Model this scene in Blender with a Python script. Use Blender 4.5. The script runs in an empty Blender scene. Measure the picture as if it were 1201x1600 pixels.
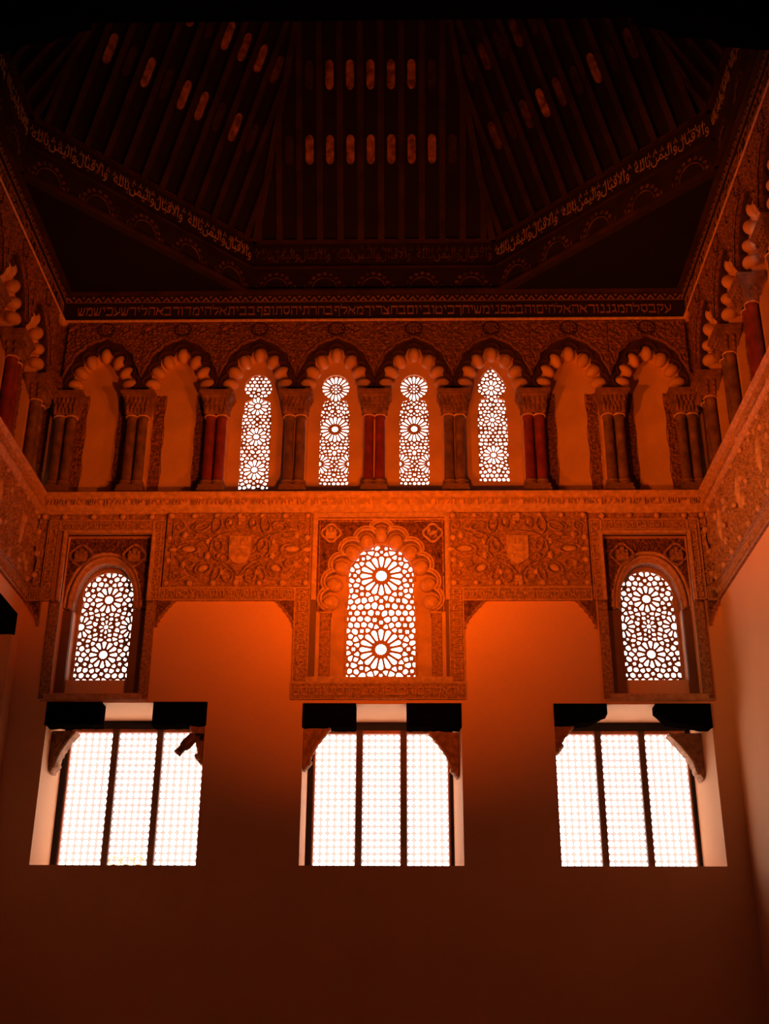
import bpy, math, random
import numpy as np
from mathutils import Vector, Matrix
C = bpy.context.scene.collection
SC = bpy.context.scene
PI = math.pi

# ------------------------------------------------------------------ camera
F, PIT, YAW, ROLL = 1915.0, 0.43437, 0.020035, 0.005394
CAM = np.array([0.5031, -15.6787, 0.0])
fw = np.array([-math.sin(YAW)*math.cos(PIT), math.cos(YAW)*math.cos(PIT), math.sin(PIT)])
r0 = np.array([math.cos(YAW), math.sin(YAW), 0.0]); u0 = np.cross(r0, fw)
rt = math.cos(ROLL)*r0 + math.sin(ROLL)*u0; up = -math.sin(ROLL)*r0 + math.cos(ROLL)*u0
cd = bpy.data.cameras.new('camera'); cam = bpy.data.objects.new('camera', cd); C.objects.link(cam)
cam.matrix_world = Matrix(((rt[0], up[0], -fw[0], CAM[0]), (rt[1], up[1], -fw[1], CAM[1]),
                           (rt[2], up[2], -fw[2], CAM[2]), (0, 0, 0, 1)))
cd.sensor_fit = 'HORIZONTAL'; cd.sensor_width = 36.0; cd.lens = 36.0*F/1201.0
cd.clip_start = 0.1; cd.clip_end = 200
SC.camera = cam
SC.view_settings.view_transform = 'Standard'; SC.view_settings.look = 'None'
SC.view_settings.exposure = 0.0; SC.view_settings.gamma = 1.0
SC.view_settings.use_curve_mapping = False
SC.cycles.max_bounces = 6; SC.cycles.diffuse_bounces = 4; SC.cycles.transmission_bounces = 4
SC.cycles.sample_clamp_indirect = 4.0
SC.cycles.use_denoising = True

def W(px, py, y=0.0):                      # photo pixel -> (x, z) on the upright plane at depth y
    d = fw + rt*(px-600.5)/F - up*(py-800)/F
    p = CAM + d*((y-CAM[1])/d[1])
    return p[0], p[2]

# ------------------------------------------------------------------ light
w = bpy.data.worlds.new('daylight'); SC.world = w; w.use_nodes = True
bg = w.node_tree.nodes['Background']; bg.inputs[0].default_value = (1.0, 0.93, 0.88, 1); bg.inputs[1].default_value = 6.8

def area(name, loc, aim, sx, sy, power, col, spread=180):
    l = bpy.data.lights.new(name, 'AREA'); l.shape = 'RECTANGLE'; l.size = sx; l.size_y = sy
    l.energy = power; l.color = col; l.spread = math.radians(spread)
    o = bpy.data.objects.new(name, l); C.objects.link(o); o.location = loc
    o.rotation_euler = (Vector(aim)-Vector(loc)).to_track_quat('-Z', 'Y').to_euler()
    return o
def portal(x, y, z, sx, sz):
    o = area('daylight_portal', (x, y, z), (x, y-1, z), sx, sz, 1, (1, 1, 1))
    o.data.cycles.is_portal = True
def spot(name, loc, aim, power, col, angle, blend, radius=.15):
    l = bpy.data.lights.new(name, 'SPOT'); l.energy = power; l.color = col
    l.spot_size = math.radians(angle); l.spot_blend = blend; l.shadow_soft_size = radius
    o = bpy.data.objects.new(name, l); C.objects.link(o); o.location = loc
    o.rotation_euler = (Vector(aim)-Vector(loc)).to_track_quat('-Z', 'Y').to_euler()
    return o
WARM = (1.0, 0.135, 0.0)
spot('wall_uplight', (0.2, -2.5, 5.7), (0.1, 0, 7.6), 330, WARM, 140, 1.0, .06)
spot('arcade_fill', (0.3, -6.5, 3.4), (0.1, 0, 8.6), 1500, WARM, 90, 1.0, .12)  # added distant fill for the arcade, no known lamp there
area('room_fill', (0.5, -12.0, 3.0), (0.3, 0, 7.0), 2.5, 1.0, 5, (1, .2, .01))  # added weak overall fill, mainly for the lower wall
spot('lower_right_fill', (-3.5, -7.5, 5.0), (4.75, -2.4, 5.2), 1500, (1, .33, .07), 34, 1.0, .3)  # added spot in place of daylight on the lower right wall
spot('upper_right_fill', (-2.5, -7.0, 4.5), (4.75, -2.2, 8.6), 2300, WARM, 48, 1.0, .1)  # added spot to brighten the arcade of the right wall
spot('upper_left_fill', (2.8, -6.5, 4.5), (-4.75, -1.6, 8.2), 1100, WARM, 48, 1.0, .1)  # added spot lifting the left arcade and its corner
area('ceiling_fill', (1.5, -8.0, 6.0), (0.5, -3, 13.0), 1.5, 1.5, 8, (1, .12, .008))  # added source for the dim bounce light on the ceiling
portal(-3.2, 1.25, 3.46, 2.2, 2.2); portal(0.17, 1.25, 3.46, 2.2, 2.2); portal(3.43, 1.25, 3.46, 2.2, 2.2)
portal(0.145, .6, 5.85, 1.0, 2.1); portal(-3.71, .8, 5.8, .85, 1.7); portal(3.85, .8, 5.8, .85, 1.7)

# ------------------------------------------------------------------ materials
def mat(name, col, rough=.85, var=.12, scale=3.0, bump=0.0, bscale=60.0, col2=None, trans=0.0, metal=0.0, spec=.25):
    m = bpy.data.materials.new(name); m.use_nodes = True; nt = m.node_tree; N = nt.nodes; L = nt.links
    b = N['Principled BSDF']; b.inputs['Roughness'].default_value = rough; b.inputs['Metallic'].default_value = metal
    if 'Specular IOR Level' in b.inputs: b.inputs['Specular IOR Level'].default_value = spec
    tc = N.new('ShaderNodeTexCoord'); nz = N.new('ShaderNodeTexNoise'); nz.inputs['Scale'].default_value = scale
    nz.inputs['Detail'].default_value = 6; L.new(tc.outputs['Object'], nz.inputs['Vector'])
    rp = N.new('ShaderNodeValToRGB'); rp.color_ramp.elements[0].position = .35; rp.color_ramp.elements[1].position = .68
    c2 = col2 or tuple(c*(1-var) for c in col)
    rp.color_ramp.elements[0].color = (*c2, 1); rp.color_ramp.elements[1].color = (*col, 1)
    L.new(nz.outputs[0], rp.inputs[0]); L.new(rp.outputs[0], b.inputs['Base Color'])
    if bump:
        n2 = N.new('ShaderNodeTexNoise'); n2.inputs['Scale'].default_value = bscale; n2.inputs['Detail'].default_value = 5
        L.new(tc.outputs['Object'], n2.inputs['Vector'])
        bp = N.new('ShaderNodeBump'); bp.inputs['Strength'].default_value = bump; bp.inputs['Distance'].default_value = .01
        L.new(n2.outputs[0], bp.inputs['Height']); L.new(bp.outputs[0], b.inputs['Normal'])
    if trans:
        t = N.new('ShaderNodeBsdfTranslucent'); t.inputs[0].default_value = (*col, 1)
        mx = N.new('ShaderNodeMixShader'); mx.inputs[0].default_value = trans
        L.new(b.outputs[0], mx.inputs[1]); L.new(t.outputs[0], mx.inputs[2]); L.new(mx.outputs[0], N['Material Output'].inputs[0])
    return m
M = {
 'plaster': mat('smooth plaster', (.78, .43, .23), .9, .06, 1.2, .12, 25),
 'reveal': mat('daylight-toned reveal plaster', (.84, .55, .40), .9, .06, 2, .1, 25),  # pale tone carries the daylight on the side window reveals
 'niche': mat('ochre niche plaster', (.60, .36, .22), .9, .22, 2.2, .25, 18),
 'carved': mat('carved stucco', (.48, .26, .15), .9, .58, 26, 1.0, 45),  # strong mottling puts undercut shade into the relief's colour
 'moulding': mat('stucco moulding', (.64, .38, .24), .85, .34, 16, .6, 50),
 'spandrel': mat('aged arcade stucco', (.27, .12, .066), .88, .72, 24, .9, 55),  # aged base tone; the heavy mottling paints in undercut shade
 'lobe': mat('plain lobe plaster', (.55, .32, .18), .8, .25, 6, .2, 40),
 'channel': mat('dark stucco and painted shade', (.060, .024, .014), .9, .4, 6, .4, 50),  # for the arch channel, recess shade is put into this dark colour
 'lattice': mat('stucco lattice', (.40, .22, .14), .9, .2, 6, .3, 60),
 'stone': mat('grey brown stone', (.20, .11, .07), .6, .6, 7, .4, 30),
 'redstone': mat('red painted stone', (.21, .032, .014), .6, .5, 7, .3, 30),
 'capital': mat('carved capital stone', (.26, .13, .075), .8, .55, 9, .7, 50),
 'blackwood': mat('blackened beam', (.004, .0025, .002), 1.0, .4, 6, .5, 20, spec=0.0),
 'frieze_dark': mat('black painted frieze board', (.022, .009, .006), .8, .4, 6, .3, 40),
 'letter': mat('pale painted letters', (.30, .15, .085), .8, .35, 5, .2, 40),
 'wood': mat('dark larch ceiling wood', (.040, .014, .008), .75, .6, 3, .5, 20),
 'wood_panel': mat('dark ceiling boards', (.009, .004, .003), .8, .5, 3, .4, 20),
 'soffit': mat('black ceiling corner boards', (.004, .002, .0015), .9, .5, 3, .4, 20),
 'jamb': mat('dull grey plaster', (.20, .115, .075), .9, .2, 3, .2, 30),
 'cartouche_mid': mat('mid-tone cartouche board', (.13, .05, .028), .8, .75, 9, .4, 30),  # middle of three board tones, set board by board
 'cartouche_dark': mat('dark cartouche board', (.04, .016, .01), .8, .6, 9, .4, 30),
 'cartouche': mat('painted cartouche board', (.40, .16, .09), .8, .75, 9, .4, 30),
 'kufic': mat('white painted lettering', (.55, .35, .24), .8, .5, 30),
 'trace': mat('faded painted tracery', (.16, .07, .04), .8, .75, 9),
 'frame': mat('dark window frame', (.012, .006, .004), .5, .3, 5),
 'mullion': mat('brown mullion wood', (.14, .055, .025), .7, .3, 8, .3, 30),
 'rail': mat('red brown rail wood', (.55, .2, .09), .7, .3, 8, .3, 30),
 'screen': mat('white lattice screen', (.92, .73, .68), .9, .04, 5, trans=.19),
 'corbel': mat('carved bracket stucco', (.55, .27, .13), .85, .5, 14, 1.0, 60),
 'lampbody': mat('brown lamp metal', (.20, .10, .05), .45, .3, 8, metal=.3),
 'shaderim': mat('dull lamp rim', (.35, .2, .12), .4, .1, 8, metal=.5),
 'floor': mat('floor tiles', (.25, .14, .09), .6, .3, 1),
}
def glass(name, col, em):
    m = bpy.data.materials.new(name); m.use_nodes = True; b = m.node_tree.nodes['Principled BSDF']
    b.inputs['Base Color'].default_value = (*col, 1); b.inputs['Roughness'].default_value = .15
    b.inputs['Emission Color'].default_value = (*col, 1); b.inputs['Emission Strength'].default_value = em
    return m
M['amber'] = glass('lit amber glass', (1.0, .42, .05), 1.4)
M['lens'] = glass('lamp lens', (.8, .5, .4), .15)

# ------------------------------------------------------------------ helpers
def tag(o, label=None, cat=None, group=None, kind=None):
    if label: o['label'] = label
    if cat: o['category'] = cat
    if group: o['group'] = group
    if kind: o['kind'] = kind
    return o
def empty(name, loc=(0, 0, 0), rz=0.0, label=None, cat=None, group=None, kind=None):
    o = bpy.data.objects.new(name, None); C.objects.link(o); o.location = loc; o.rotation_euler = (0, 0, rz)
    o.empty_display_size = .2
    return tag(o, label, cat, group, kind)
def kids(o): return [c for c in list(bpy.data.objects) if c.parent == o]
def copy_tree(o, parent=None, ch=None):
    ch = ch or {}
    c = o.copy(); C.objects.link(c)
    if parent is not None: c.parent = parent
    for k in TREE.get(o.name, []): copy_tree(k, c)
    for k in TREE.get(o.name, []): pass
    return c
TREE = {}
def reg(child, parent):
    child.parent = parent; TREE.setdefault(parent.name, []).append(child)

class MB:
    def __init__(s): s.v = []; s.f = []; s.n = 0
    def add(s, verts, faces):
        verts = np.asarray(verts, float).reshape(-1, 3); b = s.n
        s.v.append(verts); s.f += [tuple(b+i for i in f) for f in faces]; s.n += len(verts)
    def box(s, x0, x1, y0, y1, z0, z1):
        s.add([(x, y, z) for x in (x0, x1) for y in (y0, y1) for z in (z0, z1)],
              [(0, 1, 3, 2), (4, 6, 7, 5), (0, 4, 5, 1), (2, 3, 7, 6), (0, 2, 6, 4), (1, 5, 7, 3)])
    def obox(s, c, ax, ay, az, hx, hy, hz):
        c = np.array(c, float); ax, ay, az = [np.array(a, float) for a in (ax, ay, az)]
        s.add([c+ax*i*hx+ay*j*hy+az*k*hz for i in (-1, 1) for j in (-1, 1) for k in (-1, 1)],
              [(0, 1, 3, 2), (4, 6, 7, 5), (0, 4, 5, 1), (2, 3, 7, 6), (0, 2, 6, 4), (1, 5, 7, 3)])
    def ell(s, c, r, n=12, m=8, ang=0.0):       # ellipsoid turned by ang in the x-z plane
        vs = []; ca, sa = math.cos(ang), math.sin(ang)
        for i in range(m+1):
            t = PI*i/m
            for j in range(n):
                p = 2*PI*j/n
                x = r[0]*math.sin(t)*math.cos(p); y = r[1]*math.sin(t)*math.sin(p); z = r[2]*math.cos(t)
                vs.append((c[0]+x*ca-z*sa, c[1]+y, c[2]+x*sa+z*ca))
        fs = [(i*n+j, i*n+(j+1) % n, (i+1)*n+(j+1) % n, (i+1)*n+j) for i in range(m) for j in range(n)]
        s.add(vs, fs)
    def lathe(s, c, prof, n=20, sq=1.0):        # prof: (r, z)
        vs = [(c[0]+r*math.cos(2*PI*j/n), c[1]+r*math.sin(2*PI*j/n)*sq, c[2]+z) for r, z in prof for j in range(n)]
        fs = [(i*n+j, i*n+(j+1) % n, (i+1)*n+(j+1) % n, (i+1)*n+j) for i in range(len(prof)-1) for j in range(n)]
        fs += [tuple(range(n)), tuple(range((len(prof)-1)*n, len(prof)*n))]
        s.add(vs, fs)
    def tube(s, pts, r, n=8, closed=False):
        pts = [np.array(p, float) for p in pts]; k = len(pts); vs = []
        for i, p in enumerate(pts):
            a = pts[(i-1) % k] if (closed or i) else p; b = pts[(i+1) % k] if (closed or i < k-1) else p
            t = b-a; t = t/(np.linalg.norm(t)+1e-9); h = np.array([0, 1., 0]) if abs(t[1]) < .9 else np.array([0, 0, 1.])
            u = np.cross(t, h); u /= np.linalg.norm(u); v = np.cross(u, t)
            rr = r[i] if isinstance(r, (list, tuple)) else r
            vs += [p+rr*(math.cos(2*PI*j/n)*u+math.sin(2*PI*j/n)*v) for j in range(n)]
        fs = [(i*n+j, i*n+(j+1) % n, ((i+1) % k)*n+(j+1) % n, ((i+1) % k)*n+j) for i in range(k if closed else k-1) for j in range(n)]
        if not closed: fs += [tuple(range(n)), tuple(range((k-1)*n, k*n))]
        s.add(vs, fs)
    def prism_x(s, prof, x0, x1):               # (y, z) profile swept along x
        k = len(prof)
        s.add([(x, y, z) for x in (x0, x1) for y, z in prof],
              [(i, (i+1) % k, k+(i+1) % k, k+i) for i in range(k)] + [tuple(range(k)), tuple(range(k, 2*k))])
    def plate(s, outer, holes, y0, y1):         # (x, z) outline with holes, solid between y0 and y1
        v, f = fill(outer, holes, (y1-y0))
        v = np.array(v); s.add(np.stack([v[:, 0], (y0+y1)/2+v[:, 2], v[:, 1]], 1), f)
    def build(s, name, m, parent=None, smooth=False, **kw):
        me = bpy.data.meshes.new(name); v = np.concatenate(s.v)
        me.from_pydata(v.tolist(), [], s.f); me.materials.append(M[m] if isinstance(m, str) else m)
        if smooth: me.polygons.foreach_set('use_smooth', [True]*len(me.polygons))
        me.update()
        o = bpy.data.objects.new(name, me); C.objects.link(o)
        if parent is not None: reg(o, parent)
        return tag(o, **kw) if kw else o

def fill(outer, holes, th):
    cu = bpy.data.curves.new('t', 'CURVE'); cu.dimensions = '2D'; cu.fill_mode = 'BOTH'; cu.extrude = th/2
    for poly in [outer]+list(holes):
        sp = cu.splines.new('POLY'); sp.points.add(len(poly)-1); sp.use_cyclic_u = True
        sp.points.foreach_set('co', [c for x, z in poly for c in (x, z, 0, 1)])
    o = bpy.data.objects.new('t', cu); me = bpy.data.meshes.new_from_object(o)
    v = [tuple(x.co) for x in me.vertices]; f = [tuple(p.vertices) for p in me.polygons]
    bpy.data.objects.remove(o); bpy.data.curves.remove(cu); bpy.data.meshes.remove(me)
    return v, f

def text_geo(txt, th):
    cu = bpy.data.curves.new('t', 'FONT'); cu.body = txt; cu.extrude = th/2; cu.resolution_u = 2
    o = bpy.data.objects.new('t', cu); me = bpy.data.meshes.new_from_object(o)
    v = np.array([tuple(x.co) for x in me.vertices]); f = [tuple(p.vertices) for p in me.polygons]
    bpy.data.objects.remove(o); bpy.data.curves.remove(cu); bpy.data.meshes.remove(me)
    return v, f
_G = {'א': ([[(0,1),(1,0)],[(1,1),(.9,.7),(.62,.5)],[(0,0),(.1,.5),(.35,.68)]],1), 'ב': ([[(0,1),(.85,1),(.85,0)],[(0,0),(1,0)]],1),
 'ג': ([[(.1,1),(.5,1),(.5,.3),(.65,0)],[(.5,.3),(.05,0)]],.65), 'ד': ([[(0,1),(1,1)],[(.85,1),(.85,0)]],1), 'ה': ([[(0,1),(.9,1),(.9,0)],[(.1,.6),(.1,0)]],.9),
 'ו': ([[(0,1),(.3,1),(.3,0)]],.35), 'ז': ([[(0,1),(.5,1)],[(.25,1),(.3,0)]],.5), 'ח': ([[(.05,0),(.05,1),(.9,1),(.9,0)]],.9),
 'ט': ([[(.3,.8),(0,1),(0,0),(.9,0),(.9,.8),(.6,1)]],.9), 'י': ([[(0,1),(.3,1),(.3,.55)]],.35), 'כ': ([[(0,1),(.8,1),(.9,.85),(.9,.15),(.8,0),(0,0)]],.9),
 'ך': ([[(0,1),(.8,1),(.8,-.3)]],.8), 'ל': ([[(0,1.35),(0,.9),(.85,.9),(.85,.5),(.45,0)]],.85), 'מ': ([[(0,1),(.15,.75),(.05,0)],[(.15,.8),(.55,1),(.9,.8),(.9,0),(.45,0)]],.9),
 'ם': ([[(0,1),(.9,1),(.9,0),(.1,0),(.1,1)]],.9), 'נ': ([[(.2,1),(.55,1),(.55,0),(0,0)]],.6), 'ן': ([[(0,1),(.3,1),(.3,-.3)]],.35),
 'ס': ([[(0,1),(.9,1),(.9,.3),(.5,0),(.1,.3),(.1,1)]],.9), 'ע': ([[(0,1),(.45,.15)],[(.85,1),(.8,.4),(0,-.1)]],.85), 'פ': ([[(.35,.5),(.1,.5),(.1,1),(.9,1),(.9,0),(0,0)]],.9),
 'ף': ([[(.35,.5),(.1,.5),(.1,1),(.8,1),(.8,-.3)]],.8), 'צ': ([[(0,1),(.8,.15)],[(.85,1),(.75,.6),(.45,.5)],[(0,0),(.9,0)]],.9), 'ץ': ([[(0,1),(.4,.5),(.4,-.3)],[(.85,1),(.4,.5)]],.85),
 'ק': ([[(0,1),(.9,1),(.85,.5),(.5,.2)],[(.1,.6),(.1,-.3)]],.9), 'ר': ([[(0,1),(.85,1),(.85,0)]],.85), 'ש': ([[(0,1),(.1,0),(.8,.05),(1,1)],[(.5,1),(.4,.3),(.1,.1)]],1),
 'ת': ([[(.1,1),(.9,1),(.9,0)],[(.2,1),(.2,.1),(0,0)]],.9)}
def hebrew_geo(txt, r=.075):
    """block letters drawn stroke by stroke, thicker in the horizontals"""
    V = []; Fc = []; x = 0.0
    for ch in txt:
        st, wd0 = _G[ch]
        for pl in st:
            for (a, b), (c, d) in zip(pl[:-1], pl[1:]):
                dx, dy = c-a, d-b; L = math.hypot(dx, dy); dx /= L; dy /= L; k = r*(.75+.5*abs(dx)); e = r*.6; i = len(V)
                P = [(a-dx*e-dy*k, b-dy*e+dx*k), (c+dx*e-dy*k, d+dy*e+dx*k), (c+dx*e+dy*k, d+dy*e-dx*k), (a-dx*e+dy*k, b-dy*e-dx*k)]
                j = .02*(len(V) % 5)
                V += [(x+p, q, .5+j) for p, q in P]+[(x+p, q, -.5) for p, q in P]
                Fc += [(i, i+1, i+2, i+3)]+[(i+m, i+4+m, i+4+(m+1) % 4, i+(m+1) % 4) for m in range(4)]
        x += wd0+.30
    return np.array(V), Fc
_TC = {}
def add_text(mb, txt, x0, x1, z0, z1, y, th, vertical=0):
    """lettering stretched into the strip, standing th proud of y (towards -y)"""
    if txt not in _TC: _TC[txt] = hebrew_geo(txt)
    v, f = _TC[txt]; v = v.copy()
    lo, hi = v.min(0), v.max(0); a = (v[:, 0]-lo[0])/(hi[0]-lo[0]); b = (v[:, 1]-lo[1])/(hi[1]-lo[1])
    if vertical == 0: X = x0+a*(x1-x0); Z = z0+b*(z1-z0)
    elif vertical > 0: X = x1-b*(x1-x0); Z = z0+a*(z1-z0)
    else: X = x0+b*(x1-x0); Z = z1-a*(z1-z0)
    mb.add(np.stack([X, y-th/2-v[:, 2]*th, Z], 1), f)

PS = 'עקבסלהמגננוראהאלהיםוהבטפנימשיחךכיטוביוםבחצריךמאלףבחרתיהסתופףבביתאלהימדורבאהלירשעכישמש'
PB = 'מהידידותמשכנותיךיהצבאותנכספהוגםכלתהנפשילחצרותלביובשריירננואלאלחיגםצפורמצאהביתודרורקן'
PC = 'אשרייושביביתךעודיהללוךאשריאדםעוזלובךמסלותבלבבםעבריבעמקהבכאמעיןישיתוהוגםברכותיעטהמורה'
def heb(s): return s[::-1]                    # written from the right

# ------------------------------------------------------------------ relief
_rs = np.random.RandomState(5)
_NT = _rs.rand(96, 96)
def vnoise(x, z, s):
    a = x*s; b = z*s; i = np.floor(a).astype(int); j = np.floor(b).astype(int); fa = a-i; fb = b-j
    fa = fa*fa*(3-2*fa); fb = fb*fb*(3-2*fb); n = _NT
    return (n[i % 96, j % 96]*(1-fa)+n[(i+1) % 96, j % 96]*fa)*(1-fb)+(n[i % 96, (j+1) % 96]*(1-fa)+n[(i+1) % 96, (j+1) % 96]*fa)*fb
def filigree(x, z, s=22.0):                   # winding stems of small foliage
    a = vnoise(x, z, s); b = vnoise(x+7.3, z+3.1, s*1.15)
    r = np.exp(-((a-.5)/.075)**2); q = np.exp(-((b-.5)/.07)**2)
    return np.maximum(r, q)
class Relief:
    def __init__(s, x0, x1, z0, z1, d):
        s.nx = int((x1-x0)/d)+1; s.nz = int((z1-z0)/d)+1
        s.x, s.z = np.meshgrid(np.linspace(x0, x1, s.nx), np.linspace(z0, z1, s.nz)); s.h = np.zeros_like(s.x)
    def stroke(s, pts, r, h):
        pts = np.array(pts, float); D = np.full(s.x.shape, 9.0)
        m = (s.x > pts[:, 0].min()-r*2) & (s.x < pts[:, 0].max()+r*2) & (s.z > pts[:, 1].min()-r*2) & (s.z < pts[:, 1].max()+r*2)
        X = s.x[m]; Z = s.z[m]; d = np.full(X.shape, 9.0)
        for a, b in zip(pts[:-1], pts[1:]):
            e = b-a; L = (e@e)+1e-12; t = np.clip(((X-a[0])*e[0]+(Z-a[1])*e[1])/L, 0, 1)
            d = np.minimum(d, np.hypot(X-a[0]-t*e[0], Z-a[1]-t*e[1]))
        k = np.clip(1-(d/r)**2, 0, 1)**.5*h
        s.h[m] = np.maximum(s.h[m], k)
    def leaf(s, c, a, b, ang, h, rim=.016, dip=-.03):
        ca, sa = math.cos(ang), math.sin(ang); X = (s.x-c[0])*ca+(s.z-c[1])*sa; Z = -(s.x-c[0])*sa+(s.z-c[1])*ca
        q = np.sqrt((X/a)**2+(Z/b)**2); inside = q < 1
        e = (q-1)*min(a, b); s.h = np.where(inside, dip+.35*h*np.clip(1-q, 0, 1), s.h)
        k = np.clip(1-(e/rim)**2, 0, 1)**.5*h; s.h = np.maximum(s.h, k)
        vein = np.clip(1-(Z/.008)**2, 0, 1)*(q < .8)*h*.7; s.h = np.maximum(s.h, vein)
    def spiral(s, c, r, turns, ang, wd, h, flip=1):
        t = np.linspace(0, 1, 22); p = [(c[0]+flip*r*(1-.75*k)*math.cos(ang+turns*2*PI*k), c[1]+r*(1-.75*k)*math.sin(ang+turns*2*PI*k)) for k in t]
        s.stroke(p, wd, h)
    def mesh(s, mb, y=0.0, mask=None):
        v = np.stack([s.x, y-s.h, s.z], -1).reshape(-1, 3); nx, nz = s.nx, s.nz
        idx = np.arange(nx*nz).reshape(nz, nx)
        q = np.stack([idx[:-1, :-1], idx[:-1, 1:], idx[1:, 1:], idx[1:, :-1]], -1).reshape(-1, 4)
        if mask is not None:
            mm = mask(s.x, s.z); q = q[(mm[:-1, :-1] & mm[:-1, 1:] & mm[1:, 1:] & mm[1:, :-1]).reshape(-1)]
        mb.add(v, q.tolist())

def poly_mask(poly):
    P = np.array(poly)
    def f(x, z):
        ins = np.zeros(x.shape, bool)
        for (a, b), (c, d) in zip(P, np.roll(P, -1, 0)):
            k = ((b > z) != (d > z)); t = (c-a)*(z-b)/((d-b) if d != b else 1e-9)+a
            ins ^= k & (x < t)
        return ins
    return f

# ------------------------------------------------------------------ shell
XL, XR, YB, ZF, ZE = -4.75, 4.75, -17.5, -1.6, 10.94
def sheet(mb, x0, x1, z0, z1, y0, y1, holes):
    xs = sorted({x0, x1, *[a for h in holes for a in h[:2]]}); zs = sorted({z0, z1, *[a for h in holes for a in h[2:]]})
    inh = lambda x, z: any(h[0] < x < h[1] and h[2] < z < h[3] for h in holes)
    for a, b in zip(xs[:-1], xs[1:]):
        for c, d in zip(zs[:-1], zs[1:]):
            if inh((a+b)/2, (c+d)/2): continue
            mb.add([(a, y0, c), (b, y0, c), (b, y0, d), (a, y0, d)], [(0, 1, 2, 3)])
            mb.add([(a, y1, c), (b, y1, c), (b, y1, d), (a, y1, d)], [(0, 3, 2, 1)])
    for a, b, c, d in holes:
        mb.add([(a, y0, c), (a, y1, c), (b, y0, c), (b, y1, c), (a, y0, d), (a, y1, d), (b, y0, d), (b, y1, d)],
               [(0, 1, 5, 4), (2, 6, 7, 3), (0, 2, 3, 1), (4, 5, 7, 6)])
WIN = [(-4.23, -2.145, 2.425, 4.51), (-.855, 1.205, 2.425, 4.49), (2.415, 4.455, 2.425, 4.485)]
HL = (-4.25, -3.06, 4.64, 6.93); HR = (3.22, 4.39, 4.62, 6.91); HC = (-.74, 1.03, 4.84, 7.16)
YS = .9                                                     # depth of the big window screens
mb = MB()
sheet(mb, XL-.6, XR+.6, ZF, 7.30, 0, 1.0, WIN+[HL, HR, HC])
for a, b, c, d in WIN:                                      # right-hand jambs open out towards the room
    mb.add([(b, 0, c), (b, YS, c), (b-.085, YS, c), (b, 0, d), (b, YS, d), (b-.085, YS, d)],
           [(0, 2, 5, 3), (0, 1, 2), (3, 5, 4), (1, 4, 5, 2)])
mb.box(XL-.6, XR+.6, .40, 1.0, 7.30, 7.54)
mb.box(XL-.6, XR+.6, .02, 1.0, 10.44, 11.1)
wall_end = mb.build('wall_end', 'plaster', kind='structure')

def side_frame(o, side):
    o.location = (side*4.75, 0, 0); o.rotation_euler = (0, 0, -side*PI/2)
def place(o, side, u=0.0, v=0.0, z=0.0):
    if side == 0: o.location = (u, v, z); o.rotation_euler = (0, 0, 0)
    else: o.location = (side*(4.75+v), (u if side < 0 else -u), z); o.rotation_euler = (0, 0, -side*PI/2)
    return o
# local x runs along the side walls: left wall -L..0, right wall 0..L, local +y into the wall
L_ = 17.5
mb = MB()
sheet(mb, -L_, 0, ZF, 7.54, 0, .8, [(-1.75, -.30, 3.0, 5.66)])
mb.box(-L_, 0, .02, .8, 10.44, 11.1); mb.box(-1.75, -.30, .75, .8, 3.0, 5.66)
wall_left = mb.build('wall_left', 'plaster', kind='structure'); side_frame(wall_left, -1)
mb = MB(); mb.box(0, L_, 0, .8, ZF, 7.54); mb.box(0, L_, .02, .8, 10.44, 11.1)
wall_right = mb.build('wall_right', 'plaster', kind='structure'); side_frame(wall_right, 1)
mb = MB(); mb.box(XL-.6, XR+.6, YB-.3, YB, ZF, 17); mb.build('wall_back', 'plaster', kind='structure')
mb = MB(); mb.box(XL-.6, XR+.6, YB-.3, 1.0, ZF-.1, ZF); mb.build('floor', 'floor', kind='structure')

# ------------------------------------------------------------------ big windows
def screen_cells(mb, x0, x1, z0, z1, y0, y1, nx, nz, rr=.44):
    dx = (x1-x0)/nx; dz = (z1-z0)/nz; n = 16; R = min(dx, dz)*rr
    a = np.arange(n)*2*PI/n+PI/n; ci = np.stack([R*np.cos(a), R*np.sin(a)], 1)
    s_ = 1/np.maximum(abs(np.cos(a)), abs(np.sin(a))); sq = np.stack([dx/2*s_*np.cos(a), dz/2*s_*np.sin(a)], 1)
    k = [2*i for i in range(0)]
    cor = []
    for i in range(n):                                       # snap the nearest samples onto the cell corners
        pass
    for i in range(nx):
        for j in range(nz):
            cx, cz = x0+(i+.5)*dx, z0+(j+.5)*dz
            v = [(cx+p[0], y0, cz+p[1]) for p in ci]+[(cx+p[0], y1, cz+p[1]) for p in ci]+[(cx+p[0], y0, cz+p[1]) for p in sq]
            c4 = [(cx+sx*dx/2, y0, cz+sz*dz/2) for sx, sz in ((1, 1), (-1, 1), (-1, -1), (1, -1))]
            f = [(q, (q+1) % n, 2*n+(q+1) % n, 2*n+q) for q in range(n)]+[(q, n+q, n+(q+1) % n, (q+1) % n) for q in range(n)]
            for m_, q in enumerate((1, 5, 9, 13)): f.append((2*n+q, 2*n+(q+1) % n, 3*n+m_))
            mb.add(v+c4, f)
wd = ['left', 'middle', 'right']
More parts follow.
